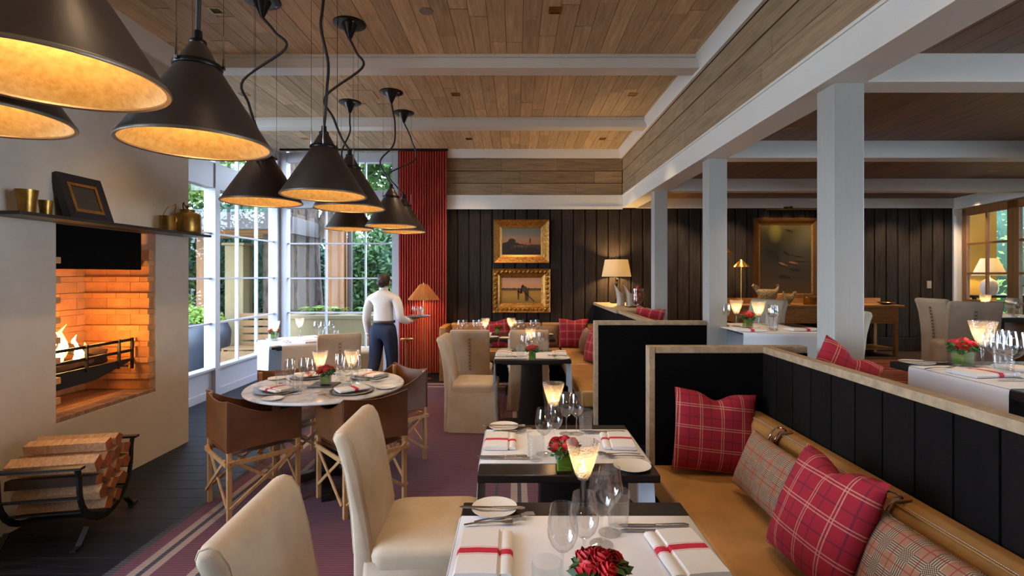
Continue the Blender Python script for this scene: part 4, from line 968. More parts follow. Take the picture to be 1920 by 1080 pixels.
for u, w in FP:
    p = fpath(u); ls.append([(p[0], -w, p[2]), (p[0], w, p[2]), (p[0], w, p[2] + .002), (p[0], -w, p[2] + .002)])
q = loft(ls); fk.add(q.v, q.f)
for k in range(4): yy = -.0098 + k * .0065; fk.bar((.058, yy, .0065 + .004), (.082, yy, .012 + .004), .0028, .0018).bar((.082, yy, .016), (.105, yy, .0135), .0024, .0016)
FK = fk.mesh('fork', 'steel', smooth=50)
def fork(x, y, z, rz, place): o = link('table_fork', FK, None, (x, y, z), (0, 0, rz)); return reg(o, 'silver table fork', place, 'fork', 'forks on ' + place)
PLM = MB().lathe([(0, 0), (.045, 0), (.05, .003), (.075, .009), (.0805, .012), (.0805, .0135), (.076, .0125), (.05, .006), (0, .005)], 40).mesh('bread_plate', 'porcelain', smooth=50)
def plate(x, y, z, place, k=1.0): o = link('bread_plate', PLM, None, (x, y, z), scale=(k, k, k)); return reg(o, 'small white bread plate', place, 'plate', 'bread plates on ' + place)
CHM = MB().lathe([(0, 0), (.10, 0), (.108, .004), (.150, .010), (.152, .012), (.15, .0135), (.108, .007), (0, .005)], 56).mesh('charger_plate', 'pewter', smooth=50)
def charger(x, y, z, place): o = link('charger_plate', CHM, None, (x, y, z)); return reg(o, 'wide pewter charger plate', place, 'plate', 'charger plates on ' + place)

def booth_set(dx, dy, place, near=False, T=.75):
    """place settings as on the second table, shifted"""
    z = T + .0045; zt = T + .0005
    plate(-.064 + dx, 2.715 + dy, zt, place); knife(-.06 + dx, 2.70 + dy, T + .0145, R(178), place)
    fork(-.02 + dx, 2.635 + dy, z, R(6), place); fork(-.05 + dx, 2.61 + dy, z, R(2), place)
    napkin(-.075 + dx, 2.47 + dy, z, R(0), place, .95); knife(-.06 + dx, 2.27 + dy, z, R(181), place); knife(-.05 + dx, 2.245 + dy, z, R(180), place)
    tumbler(.088 + dx, 2.235 + dy, z, place)
    for a, b in ((.130, 2.305), (.185, 2.39), (.262, 2.60), (.315, 2.60)): wine(a + dx, b + dy, z, place)
    tumbler(.365 + dx, 2.62 + dy, z, place); candle(.205 + dx, 2.725 + dy, zt, place); posy(.205 + dx, 2.118 + dy, zt, place, 3 + dy)
    napkin(.50 + dx, 2.47 + dy, z, R(176), place, .95); knife(.46 + dx, 2.63 + dy, z, R(176), place); knife(.47 + dx, 2.605 + dy, z, R(178), place)
    fork(.47 + dx, 2.29 + dy, z, R(182), place); fork(.48 + dx, 2.262 + dy, z, R(178), place); plate(.50 + dx, 2.155 + dy, zt, place)
p1 = 'the nearest table'
z = .7545; zt = .7505
plate(-.075, 1.765, zt, p1); knife(-.08, 1.748, .7645, R(178), p1)
fork(-.04, 1.685, z, R(12), p1); fork(-.07, 1.655, z, R(6), p1); napkin(-.09, 1.475, z, R(0), p1); napkin(.495, 1.475, z, R(186), p1)
knife(.455, 1.645, z, R(180), p1); knife(.455, 1.612, z, R(180), p1)
for a, b in ((.125, 1.335), (.192, 1.405), (.262, 1.535), (.300, 1.602)): wine(a, b, z, p1)
tumbler(.335, 1.64, z, p1); tumbler(.077, 1.235, z, p1); candle(.237, 1.765, zt, p1); posy(.205, 1.235, z, p1, 2)
booth_set(0, 0, 'the second table'); booth_set(-.045, 2.77, 'the small far table')
def row_set(cx, y0, place):
    z = .7545
    for k, a in enumerate((-.17, -.11, .03, .10)): wine(cx + a, 6.78 + .05 * (k % 2), z, place, 1, False)
    tumbler(cx - .23, 6.72, z, place); tumbler(cx + .15, 6.66, z, place); napkin(cx - .03, 6.6, z, R(90), place); napkin(cx - .03, 6.98, z, R(90), place)
row_set(-.58, 6.8, 'the left banquette table'); candle(-.405, 6.72, .7545, 'the left banquette table'); posy(-.25, 6.95, .7505, 'the left banquette table', 7); plate(-.30, 6.62, .7505, 'the left banquette table'); plate(-.86, 6.62, .7505, 'the left banquette table')
row_set(.19, 6.8, 'the right banquette table'); candle(-.065, 6.75, .7545, 'the right banquette table'); plate(.44, 6.9, .7505, 'the right banquette table'); plate(-.14, 6.52, .7505, 'the right banquette table')
# round table: four places
pr = 'the round marble table'; z = .7505
for k, a in enumerate((222, 318, 48, 132)):
    c, s_ = math.cos(R(a)), math.sin(R(a)); x, y = RTX + .36 * c, RTY + .36 * s_
    charger(x, y, z, pr); napkin(x, y, z + .0145, R(a + 90 + (80 if k % 2 else -75)), pr, .9)
    tx, ty = -s_, c
    plate(RTX + .47 * c + .225 * tx - .02 * c, RTY + .47 * s_ + .225 * ty - .02 * s_, z, pr, .85)
    fork(x + .185 * tx * -1, y + .185 * ty * -1, z, R(a + 180), pr); fork(x - .215 * tx, y - .215 * ty, z, R(a + 180), pr); knife(x + .172 * tx, y + .172 * ty, z, R(a), pr)
for a, b in ((-.235, -.10), (-.15, -.06), (-.075, -.13), (.09, .03), (.155, -.02), (.20, .06), (.05, .14)): wine(RTX + a, RTY + b, z, pr)
for a, b in ((-.27, -.17), (-.115, -.25), (.27, -.02), (.03, .22)): tumbler(RTX + a, RTY + b, z, pr)
candle(RTX - .075, RTY + .06, z, pr); candle(RTX + .155, RTY + .10, z, pr)
tag(MB().box(RTX - .10, RTY - .13, z, RTX + .09, RTY + .05, z + .008).ob('slate_tile', 'slate', bev=.002), 'dark slate tile under the rose vase on the round table', 'tile')
posy(RTX + .01, RTY - .05, z + .008, pr, 12, R(12))
# window table
pw = 'the window table'; z = .7605
candle(-2.99, 6.23, z, pw); candle(-2.86, 6.64, z, pw); posy(-3.06, 6.35, .7605, pw, 4)
for a, b in ((-2.6, 6.55), (-2.5, 6.5), (-2.42, 6.58)): wine(a, b, z, pw, 1, False)
tumbler(-2.48, 6.38, z, pw, .9); tumbler(-2.30, 6.42, z, pw, .9); napkin(-2.5, 6.12, z, R(30), pw); fork(-2.78, 6.04, z, R(128), pw); fork(-2.75, 6.08, z, R(128), pw)
# raised room tables
p4 = 'the front raised-room table'; z = RF + .7545
plate(2.16, 2.70, RF + .7505, p4); knife(2.18, 2.68, RF + .7645, R(170), p4); posy(2.36, 2.645, RF + .7505, p4, 9); candle(2.385, 2.56, z, p4)
for k in range(4): wine(2.315 + k * .008, 2.33 + k * .04, z, p4)
tumbler(2.40, 2.47, z, p4); napkin(2.23, 2.40, z, R(98), p4); napkin(2.56, 2.5, z, R(80), p4); knife(2.29, 2.25, z, R(175), p4); fork(2.15, 2.53, z, R(10), p4); tumbler(2.50, 2.37, z, p4)
p5 = 'the table between the columns'
for k in range(3): wine(1.93 + .03 * k, 4.62 + .06 * k, z, p5, 1, False)
for k in range(3): wine(2.24 + .02 * k, 4.34 + .06 * k, z, p5, 1, False)
tumbler(2.19, 4.26, z, p5); tumbler(2.30, 4.55, z, p5); tumbler(1.9, 4.7, z, p5); candle(2.05, 4.66, z, p5); candle(2.14, 4.42, z, p5); posy(2.10, 4.54, RF + .7545, p5, 6)
napkin(1.98, 4.26, z, R(80), p5); napkin(2.45, 4.30, z, R(95), p5); plate(2.66, 4.25, RF + .7505, p5); plate(2.42, 4.78, RF + .7505, p5)
p6 = 'the far right table'
posy(5.42, 6.05, RF + .7545, p6, 8); candle(5.60, 5.98, z, p6)
for k in range(4): wine(5.66 + .02 * k, 5.66 + .05 * k, z, p6, 1, False)
tumbler(5.70, 5.72, z, p6); tumbler(5.78, 5.85, z, p6); plate(5.30, 6.2, RF + .7505, p6)
# ---------------------------------------------------------------- mantel things
def cup(x, y, r, h, label):
    MBx = MB().lathe([(0, 0), (r * .72, 0), (r * .74, .004), (r * .84, h * .5), (r, h * .97), (r * 1.01, h), (r * .97, h), (r * .80, h * .5), (r * .68, .008), (0, .008)], 28)
    tag(MBx.ob('brass_cup', 'brass', smooth=45, loc=(x, y, 1.9525)), label, 'cup', 'brass cups on the mantel')
cup(-2.985, 3.06, .056, .145, 'tall brass cup at the left end of the mantel'); cup(-2.985, 3.185, .04, .098, 'short brass cup between the tall cup and the framed picture')
def frame(name, label, w, h, canvas, layers, loc, xd, yd, cat='painting', group=None, depth=.05, extra=None, mats=None):
    """layers: list of (outer inset, width, mat, height); built in local x-y, picture faces +z"""
    t = thing(name, label, cat, (0, 0, 0), group=group); 
    for (ins, wd, mt, z0, z1, nm) in layers:
        a, b = w / 2 - ins, h / 2 - ins; c, d = a - wd, b - wd
        for pts in (((-a, -b), (a, -b), (c, -d), (-c, -d)), ((a, -b), (a, b), (c, d), (c, -d)), ((a, b), (-a, b), (-c, d), (c, d)), ((-a, b), (-a, -b), (-c, -d), (-c, d))):
            m = MB(); f0 = [(p[0], p[1], 0) for p in pts]; hi = [z1 if k < 2 else z0 for k in range(4)]
            m.add(f0 + [(p[0], p[1], hi[k]) for k, p in enumerate(pts)], [(3, 2, 1, 0), (4, 5, 6, 7), (0, 1, 5, 4), (1, 2, 6, 5), (2, 3, 7, 6), (3, 0, 4, 7)]).ob(nm, mt, t, bev=.002)
    tot = max(l[0] + l[1] for l in layers); a, b = w / 2 - tot + .004, h / 2 - tot + .004
    cv = MB().box(-a, 0, -b, a, .006, b).ob('canvas', canvas, t, rot=(R(-90), 0, 0), loc=(0, 0, .012))
    cv.rotation_euler = (R(-90), 0, 0)
    if extra: extra(t)
    basis(t, loc, xd, yd); return t
# canvas is built in local x-z then laid into x-y: local +z of the canvas becomes +y of the frame
def swag(t, w, h, r, n, mat='gilt', z=.05):
    pts = []
    for k in range(n): pts += [(-w / 2 + w * (k + .5) / n, h / 2), (-w / 2 + w * (k + .5) / n, -h / 2)]
    m_ = int(n * h / w)
    for k in range(m_): pts += [(w / 2, -h / 2 + h * (k + .5) / m_), (-w / 2, -h / 2 + h * (k + .5) / m_)]
    me = MB().ball((0, 0, 0), 1, 8, (r, r * .8, r * .7)).mesh('leaf_ornament', mat, smooth=60)
    for i, p in enumerate(pts): link('leaf_ornament', me, t, (p[0], p[1], z), (0, 0, .6 * (-1) ** i))
frame('framed_picture', 'small dark oil picture in a black frame leaning on the mantel', .36, .335, 'canvas_study', [(0, .03, 'ebonised_frame', .03, .05, 'frame_moulding'), (.03, .03, 'ebonised_frame', .02, .035, 'inner_moulding'), (.06, .022, 'gilt_plain', .012, .02, 'gilt_slip')],
      (-3.02, 3.53, 2.115), (0, -1, 0), (-.33, 0, 1), extra=lambda t: MB().prism([(-.03, .0), (.0, -.045), (.02, -.06), (.012, -.02), (-.01, .03), (-.045, .05)], .018, .0195, 'z').ob('painted_bird', 'painted_pale', t))
for o in [c for c in bpy.data.objects if c.name.startswith('framed_picture')]: o.rotation_euler = o.rotation_euler
# pots on the mantel
pt = thing('brass_pot', 'small brass pail with a raised wire handle on the mantel', 'pot', (-2.985, 4.30, 1.9525))
MB().lathe([(0, 0), (.062, 0), (.064, .004), (.064, .125), (.067, .13), (.060, .13), (.058, .008), (0, .008)], 28).ob('pail', 'brass', pt, smooth=45)
MB().tube(catmull([(0, -.064, .12), (.03, -.05, .19), (.06, .0, .235), (.04, .04, .20), (.0, .064, .12)], 6), .0035, 6).ob('handle', 'brass', pt, smooth=60)
MB().tube([(.068, 0, .115), (.075, 0, .10), (.072, 0, .08)], .008, 6).ob('latch', 'brass', pt)
kt = thing('brass_kettle', 'old brass lidded kettle at the right end of the mantel', 'kettle', (-2.985, 4.56, 1.9525)); kt.scale = (1.05, 1.05, 1.2)
MB().lathe([(0, 0), (.095, 0), (.10, .006), (.104, .02), (.104, .13), (.098, .148), (.07, .16), (.055, .163), (.055, .172), (0, .172)], 32).ob('body', 'brass', kt, smooth=45)
MB().lathe([(.057, .172), (.057, .18), (.03, .186), (.01, .189), (.008, .198), (.014, .206), (.010, .216), (0, .218)], 24).ob('lid', 'brass', kt, smooth=45)
MB().tube(catmull([(.0, -.05, .172), (.02, -.09, .205), (.04, -.11, .222), (.0, -.03, .205), (0, .05, .172)], 5), .005, 6).ob('handle', 'iron', kt, smooth=60)
# log holder and logs
lh = thing('log_holder', 'black iron cradle log holder on the floor by the hearth', 'log rack', (-2.77, 3.12, 0))
def arch(y):
    pts = []
    for k in range(17):
        a = R(200 + 140 * k / 16); pts.append((.30 * math.cos(a) * 1.02, y, .37 + .30 * math.sin(a) * .95))
    pts = [(-.305, y, .44), (-.31, y, .36)] + pts[0:] + [(.31, y, .36), (.305, y, .44)]
    return pts
LHR = R(101.5)
lh.rotation_euler = (0, 0, LHR)
for y in (-.2, .2):
    ps = []
    for k in range(15): a = PI + PI * k / 14; ps.append((.27 * math.cos(a), y, .34 + .26 * math.sin(a)))
    ps = [(-.29, y, .47), (-.275, y, .42)] + ps + [(.275, y, .42), (.29, y, .47)]
    m = MB()
    for a, b in zip(ps, ps[1:]): m.bar(a, b, .035, .012, up=(0, 1, 0.01))
    m.ob('hoop', 'iron', lh)
    for sg in (-1, 1): MB().bar((sg * .2, y, .09), (sg * .28, y, .012), .03, .012).bar((sg * .26, y, .012), (sg * .33, y, .012), .03, .014).ob('foot', 'iron', lh)
for x, z in ((-.292, .47), (.292, .47)): MB().bar((x, -.23, z), (x, .23, z), .045, .014).ob('grip_bar', 'iron', lh)
for k in range(7):
    a = PI + PI * (k + .5) / 7; MB().bar((.262 * math.cos(a), -.2, .34 + .252 * math.sin(a)), (.262 * math.cos(a), .2, .34 + .252 * math.sin(a)), .024, .010).ob('slat', 'iron', lh)
LR = Matrix.Translation((-2.77, 3.12, 0)) @ Matrix.Rotation(LHR, 4, 'Z')
spots = []
for (z, n, w) in ((.17, 2, .09), (.262, 3, .10), (.352, 4, .10), (.442, 4, .105), (.53, 2, .11)):
    for k in range(n): spots.append(((k - (n - 1) / 2) * w + rnd.uniform(-.008, .008), z + rnd.uniform(-.008, .008)))
rows = ['bottom', 'lower', 'middle', 'upper', 'top']
for i, (x, z) in enumerate(spots):
    q = split_log(MB(), (-0, -.235, 0), (0, .215 + rnd.uniform(-.02, .02), 0), .047, rnd.uniform(0, 6), rnd.choice((4, 5, 5)))
    o = bpy.data.objects.new('firewood_log', None); COL.objects.link(o); o.empty_display_size = .05
    o.location = LR @ Vector((x, 0, z)); o.rotation_euler = (0, 0, LHR)
    for v in range(len(q.v)): q.v[v] = (q.v[v][0] * 1.0, q.v[v][1], q.v[v][2])
    n = len(q.v) // 2
    sd = MB(); sd.add(q.v, q.f[2:]); sd.ob('split_face', 'log_side' if rnd.random() > .15 else 'log_bark', o)
    e1 = MB(); e1.add(q.v[:n], [tuple(range(n - 1, -1, -1))]); e1.ob('cut_end', 'log_end', o, solid=.002); e2 = MB(); e2.add(q.v[n:], [tuple(range(n))]); e2.ob('cut_end', 'log_end', o, solid=.002)
    reg(o, 'split firewood log', 'the iron log holder', 'log', 'split logs stacked in the holder')

# ---------------------------------------------------------------- curtain and track
CX0, CX1, CY = -1.862, -1.10, 7.98
def cur(u, v):
    ph = u * 2 * PI * 19; amp = .030 + .022 * (1 - v)
    x = CX0 + (CX1 - CX0) * u + .008 * math.sin(ph * 2); y = CY + amp * math.sin(ph) + .012 * math.sin(u * 23 + (1 - v) * 3) * (1 - v)
    return (x, y, .02 + 3.52 * v)
tag(MB().grid(cur, 380, 10).ob('curtain', 'curtain', smooth=80, solid=.003), 'floor-length rust red pleated curtain beside the far window', 'curtain')
tag(MB().box(-3.75, CY - .02, 3.555, -1.08, CY + .02, 3.583).ob('curtain_track', 'track'), 'black curtain track under the ceiling', 'curtain track')

# ---------------------------------------------------------------- paintings on the back wall
YW = YB - .016
def paint_dusk(t): pass
def paint_mower(t):
    z0, z1 = .0185, .0195
    K = lambda P: [(x * 1.35 - .02, y * 1.35 + .015) for x, y in P]
    MB().prism(K([(.012, .028), (.03, .045), (.07, .035), (.098, .0), (.098, -.06), (.094, -.135), (.058, -.135), (.056, -.065), (.046, -.025), (.02, -.012), (.0, -.03), (-.004, -.045), (.02, -.045)]), z0, z1, 'z').prism(K([(.008, .042), (.03, .06), (.048, .05), (.04, .03), (.02, .028)]), z0, z1, 'z').prism(K([(.045, -.03), (.056, -.03), (.175, -.14), (.165, -.147)]), z0, z1, 'z').prism(K([(-.034, .0), (-.012, .0), (-.018, -.12), (-.03, -.12)]), z0, z1, 'z').prism(K([(-.03, -.012), (.02, -.03), (.02, -.045), (-.03, -.028)]), z0, z1, 'z').ob('painted_mower', 'painted_brown', t)
    swag(t, .83, .60, .035, 12, z=.055)
def paint_shepherd(t):
    z0, z1 = .0185, .0195
    MB().prism([(.13, -.03), (.145, -.03), (.15, .03), (.142, .055), (.132, .05), (.128, .03)], z0, z1, 'z').ob('painted_shepherd', 'painted_dark', t)
DY = 940
GX = lambda px: (px - 967) / 940 * YW
GZ = lambda py: EYE - (py - 515) / 940 * YW
frame('framed_painting', 'gilt-framed dusk landscape painting, upper of the two on the dark wall', .885, .69, 'canvas_dusk', [(0, .045, 'gilt', .05, .075, 'outer_moulding'), (.045, .05, 'gilt', .03, .05, 'carved_moulding'), (.095, .035, 'gilt_plain', .016, .03, 'gilt_slip')],
      (.092, YW, 2.115), (1, 0, 0), (0, 0, 1), extra=paint_shepherd)
frame('framed_painting', 'ornate gilt-framed painting of a mower in a field, lower of the two', .925, .70, 'canvas_field', [(0, .085, 'gilt', .045, .08, 'carved_moulding'), (.085, .03, 'gilt_plain', .03, .045, 'inner_moulding'), (.115, .03, 'gilt', .016, .03, 'gilt_slip')],
      (.092, YW, 1.325), (1, 0, 0), (0, 0, 1), extra=paint_mower)
def paint_fish(t):
    q = random.Random(5)
    for (x, y, L, a, mt) in ((-.05, -.08, .16, -.35, 'painted_fish'), (.12, -.06, .16, -.2, 'painted_fish'), (.02, .10, .13, -.6, 'painted_dark'), (.2, .06, .16, -.15, 'painted_brown'), (.24, -.02, .15, -.1, 'painted_brown'), (.15, -.16, .18, -.1, 'painted_dark'), (.05, .46, .13, -.3, 'painted_dark'), (-.13, .02, .1, -1.3, 'painted_dark'), (.26, -.2, .14, .3, 'painted_brown'), (-.02, -.28, .2, -.15, 'painted_dark')):
        c, s_ = math.cos(a), math.sin(a); P = [(-.5, 0), (-.25, .10), (.1, .12), (.36, .03), (.5, .10), (.46, 0), (.5, -.10), (.36, -.03), (.1, -.10), (-.25, -.09)]
        MB().prism([(x + L * (p * c - r_ * s_), y + L * (p * s_ + r_ * c)) for p, r_ in P], .0185, .0195, 'z').ob('painted_fish', mt, t)
frame('framed_painting', 'large dark fish painting in a bronze frame over the sideboard', 1.05, 1.32, 'canvas_fish', [(0, .045, 'bronze_frame', .05, .06, 'outer_moulding'), (.045, .045, 'bronze_frame', .025, .05, 'cove_moulding'), (.09, .02, 'gilt_plain', .016, .026, 'gilt_slip')],
      (4.345, YW, 1.83), (1, 0, 0), (0, 0, 1), extra=paint_fish)
pl = thing('picture_light', 'slim brass picture light above the fish painting', 'picture light', (4.36, YB - .05, 2.63))
MB().box(-.06, -.03, -.0, .06, .0, .04).ob('bracket', 'brass', pl, bev=.003); MB().tube([(0, -.02, .01), (0, -.12, .03), (0, -.16, -.01)], .008, 8).ob('arm', 'brass', pl, smooth=60); MB().bar((-.42, -.17, -.02), (.42, -.17, -.02), .03, .022).ob('lamp_tube', 'brass', pl, bev=.006)
for k in range(3): spot('picture_light_glow', (4.36 + (k - 1) * .28, YB - .22, 2.585), (4.36 + (k - 1) * .28, YB, 2.1), 5, 120, .9, (1, .62, .26), .05)

# ---------------------------------------------------------------- lamps
def drum_lamp():
    x, y, z = 1.575, 7.84, 1.135
    t = thing('table_lamp', 'glowing linen-shaded table lamp with twisted metal stem on the counter', 'lamp', (x, y, z))
    MB().box(-.09, -.07, 0, .09, .07, .018).ob('base', 'iron', t, bev=.004)
    MB().tube(catmull([(-.02, 0, .018), (.012, .0, .12), (-.012, 0, .22), (.014, 0, .31), (-.008, 0, .38), (0, 0, .46), (0, 0, .74)], 6), .011, 8).ball((0, 0, .30), .026, 8, (1, 1, 1.7)).ball((.005, 0, .36), .024, 8, (1, 1, 1.5)).ob('stem', 'bronze_trim', t, smooth=60)
    MB().lathe([(.228, .415), (.178, .68)], 40).ob('shade', 'lampshade', t, smooth=60, solid=.002)
    MB().tube([(0, 0, .68), (0, 0, .72)], .006, 8).ob('finial', 'brass', t)
    point('lamp_light', (x, y, z + .55), 52, (1, .62, .24), .05)
drum_lamp()
fl_ = thing('floor_lamp', 'slim floor lamp with a pleated rattan shade before the red curtain', 'lamp', (-1.385, 7.55, 0))
MB().lathe([(0, 0), (.12, 0), (.12, .012), (.02, .02), (0, .02)], 24).ob('base', 'brass_bright', fl_, smooth=40); MB().tube([(0, 0, .02), (0, 0, 1.36)], .0085, 8).ob('pole', 'brass_bright', fl_, smooth=60)
def pleat(u, v):
    a = 2 * PI * u; r = (.055 + (.232 - .055) * (1 - v)) * (1 + (.035) * (1 if int(round(u * 120)) % 2 else -1)); return (r * math.cos(a), r * math.sin(a), 1.205 + .235 * v)
MB().grid(pleat, 120, 3, True).ob('pleated_shade', 'pleat_shade', fl_, solid=.0015); MB().tube([(0, 0, 1.36), (0, 0, 1.46)], .006, 8).ob('finial', 'brass_bright', fl_); MB().ball((0, 0, 1.33), .03, 10, (1, 1, 1.3)).ob('bulb', 'bulb', fl_, smooth=60)
point('lamp_light', (-1.385, 7.55, 1.285), 24, (1, .52, .18), .03)
dt = thing('drink_table', 'small round brass drinks table on a thin stem beside the waiter', 'table', (-1.52, 7.0, 0))
MB().lathe([(0, 0), (.11, 0), (.11, .01), (.012, .016), (.009, .03), (.011, .2), (.008, .22), (.011, .4), (.009, .62), (.02, .66), (.095, .668), (.098, .684), (.09, .678), (0, .676)], 24).ob('body', 'brass_bright', dt, smooth=40)
def cone_floor_lamp(x, y, h, label):
    t = thing('floor_lamp', label, 'lamp', (x, y, RF), group='brass reading lamps at the sideboard')
    MB().lathe([(0, 0), (.11, 0), (.11, .012), (.01, .02)], 20).ob('base', 'brass_bright', t, smooth=40); MB().tube([(0, 0, .02), (0, 0, h - .1)], .008, 8).ob('pole', 'brass_bright', t, smooth=60)
    MB().lathe([(.135, h - .12), (.03, h - .02), (.02, h)], 24).ob('shade', 'brass_bright', t, smooth=40, solid=.002); MB().ball((0, 0, h - .09), .018, 8).ob('bulb', 'bulb', t, smooth=60)
    point('lamp_light', (x, y, RF + h - .14), 5, (1, .6, .25), .03)
cone_floor_lamp(3.5, 7.78, 1.62 - RF + .2, 'tall brass cone-shaded floor lamp left of the fish painting'); cone_floor_lamp(3.3, 7.95, 1.85 - RF + .2, 'brass cone-shaded floor lamp half hidden by the middle column')
# the lamp beyond the french doors
ln = thing('console_table', 'dark console table beyond the french doors', 'table', (7.85, 8.25, RF)); MB().box(-.5, -.2, .86, .7, .2, .90).ob('top', 'ebony_top', ln)
for sx in (-.45, .65):
    for sy in (-.16, .16): MB().box(sx - .02, sy - .02, 0, sx + .02, sy + .02, .86).ob('leg', 'ebony_top', ln)
lt = thing('table_lamp', 'yellow-shaded lamp glowing beyond the french doors', 'lamp', (7.79, 8.25, RF + .90))
MB().lathe([(0, 0), (.09, 0), (.09, .01), (.12, .1), (.10, .22), (.03, .27), (.015, .29), (.015, .36), (0, .36)], 24).ob('base', 'ceramic', lt, smooth=45); MB().lathe([(.22, .32), (.11, .60)], 32).ob('shade', 'lampshade', lt, smooth=60, solid=.002)
point('lamp_light', (7.79, 8.25, RF + .90 + .45), 12, (1, .68, .28), .05); point('anteroom_light', (8.2, 7.0, 2.6), 12, (1, .66, .26), .08)

# ---------------------------------------------------------------- counter and sideboard things
def scoop(x, y, label):
    ls = []
    for k in range(9):
        v = k / 8; r = .058 - .010 * v; ls.append([(r * math.cos(a) - .05 * v * v + (0), r * math.sin(a), v * .30 + (0 if k < 8 else 0) + max(0, v - .55) / .45 * -.075 * (math.cos(a) + 1) * .9) for a in [2 * PI * j / 24 for j in range(24)]])
    tag(loft(ls, True, False).ob('ceramic_pitcher', 'ceramic', smooth=60, solid=.004, loc=(x, y, 1.1355)), label, 'pitcher', 'scoop-topped pitchers on the counter')
scoop(1.52, 7.25, 'left one of two tall scoop-topped ceramic pitchers on the lamp counter'); scoop(1.655, 7.25, 'right one of two tall scoop-topped ceramic pitchers on the lamp counter')
tr = tag(MB().box(1.52, 6.78, 1.1355, 1.765, 6.98, 1.147).ob('serving_tray', 'iron', bev=.003), 'dark rectangular tray under the glass urn of red fruit', 'tray')
ur = thing('glass_urn', 'footed clear glass urn filled with red fruit on the counter', 'vase', (1.675, 6.88, 1.1475))
MB().lathe([(0, 0), (.05, 0), (.05, .006), (.014, .014), (.014, .03), (.05, .042), (.078, .07), (.078, .24), (.075, .24), (.075, .072), (.048, .046), (0, .045)], 28).ob('bowl', 'clear_glass', ur, smooth=45)
for k, (a, b, c) in enumerate(((-.036, 0, .086), (.036, .005, .088), (0, -.038, .10), (0, .036, .115), (-.038, -.01, .15), (.036, -.012, .155), (.0, .03, .18), (-.03, -.02, .215), (.035, .0, .222), (0, -.01, .25))):
    o = MB().lathe([(0, .004), (.016, -.002) if 0 else (.012, 0), (.028, .012), (.033, .032), (.028, .052), (.012, .060), (0, .054)], 14).ob('apple', 'apple_red', smooth=60, loc=(1.675 + a, 6.88 + b, 1.1475 + c - .03)); MB().tube([(0, 0, .054), (.003, 0, .068)], .0015, 5).ob('stalk', 'log_bark', o)
    reg(o, 'red apple', 'the glass urn on the counter', 'apple', 'apples in the glass urn')
sbd = thing('sideboard', 'pine sideboard with drawers under the fish painting', 'sideboard', (4.55, 7.78, RF))
MB().box(-1.25, -.28, .74, 1.27, .27, .775).ob('top', 'pine', sbd, bev=.006); MB().box(-1.2, -.25, .50, 1.2, .25, .74).ob('carcass', 'pine', sbd)
for sx in (-1.2, 1.15):
    for sy in (-.25, .20): MB().box(sx, sy, 0, sx + .05, sy + .05, .5).ob('leg', 'pine', sbd, bev=.004)
MB().box(-1.18, -.23, .10, 1.18, .23, .125).ob('low_shelf', 'pine', sbd); MB().box(-1.25, .22, .775, 1.27, .26, .86).ob('back_rail', 'pine', sbd)
for a in (-1.13, -.36, .41):
    d = MB().box(a, -.262, .53, a + .73, -.25, .72).ob('drawer', 'pine', sbd, bev=.004); MB().tube([(a + .29, -.262, .64), (a + .31, -.285, .62), (a + .42, -.285, .62), (a + .44, -.262, .64)], .006, 6).ob('pull', 'brass', d)
def hen(x, y, s, rz, label):
    t = thing('hen_figure', label, 'figurine', (x, y, RF + .7755), rz, 'speckled hen figures on the sideboard')
    ls = []
    for u, r, zc, rx in ((-.19, .012, .20, 1), (-.16, .035, .19, 1), (-.10, .075, .15, 1), (-.03, .10, .125, 1), (.05, .095, .125, 1), (.10, .07, .155, 1), (.125, .045, .20, 1), (.135, .034, .235, 1), (.145, .026, .255, 1), (.15, .006, .262, 1)):
        ls.append([(u * s, r * math.cos(a) * s * .8, (zc + r * math.sin(a)) * s) for a in [2 * PI * j / 16 for j in range(16)]])
    loft(ls).ob('body', 'hen', t, smooth=60); MB().prism([(.12 * s, .26 * s), (.11 * s, .29 * s), (.13 * s, .285 * s), (.14 * s, .30 * s), (.155 * s, .28 * s), (.16 * s, .255 * s)], -.006, .006, 'y').ob('comb', 'hen', t)
    MB().lathe([(0, 0), (.06 * s, 0), (.055 * s, .01), (.03 * s, .045 * s), (0, .05 * s)], 14).ob('base', 'hen', t); MB().prism([(-.15 * s, .17 * s), (-.24 * s, .27 * s), (-.22 * s, .30 * s), (-.17 * s, .28 * s), (-.12 * s, .22 * s)], -.02, .02, 'y').ob('tail', 'hen', t, bev=.006)
hen(3.87, 7.68, 1.05, 0, 'larger speckled hen figure on the left of the sideboard'); hen(4.14, 7.62, .68, R(200), 'smaller speckled hen figure on the sideboard')
bx_ = thing('brass_box', 'round embossed brass box on the sideboard', 'box', (4.55, 7.7, RF + .7755)); MB().lathe([(0, 0), (.115, 0), (.12, .01), (.12, .09), (.125, .10), (0, .10)], 28).ob('box', 'brass', bx_, smooth=40); MB().lathe([(.127, .10), (.12, .118), (.06, .13), (.012, .132), (.015, .15), (0, .152)], 28).ob('lid', 'brass', bx_, smooth=40)
tag(MB().lathe([(0, 0), (.035, 0), (.038, .01), (.038, .125), (.042, .13), (.036, .13), (.033, .01), (0, .01)], 20).ob('brass_beaker', 'brass_bright', smooth=45, loc=(4.73, 7.68, RF + .7755)), 'plain brass beaker right of the embossed box', 'beaker')
tag(MB().lathe([(0, 0), (.05, 0), (.09, .05), (.095, .09), (.07, .15), (.035, .18), (.03, .21), (.04, .22), (.026, .22), (.02, .18), (0, .17)], 24).ob('copper_vase', 'apple_red', smooth=50, loc=(5.1, 7.66, RF + .7755)), 'rounded copper-coloured vase on the sideboard behind the big column', 'vase')
tag(MB().lathe([(0, .02), (.05, .0), (.10, .02), (.12, .035), (.115, .04), (.05, .012), (0, .03)], 24).ob('brass_dish', 'brass_bright', smooth=50, loc=(5.66, 7.66, RF + .7755)), 'shallow brass dish at the right end of the sideboard', 'dish')

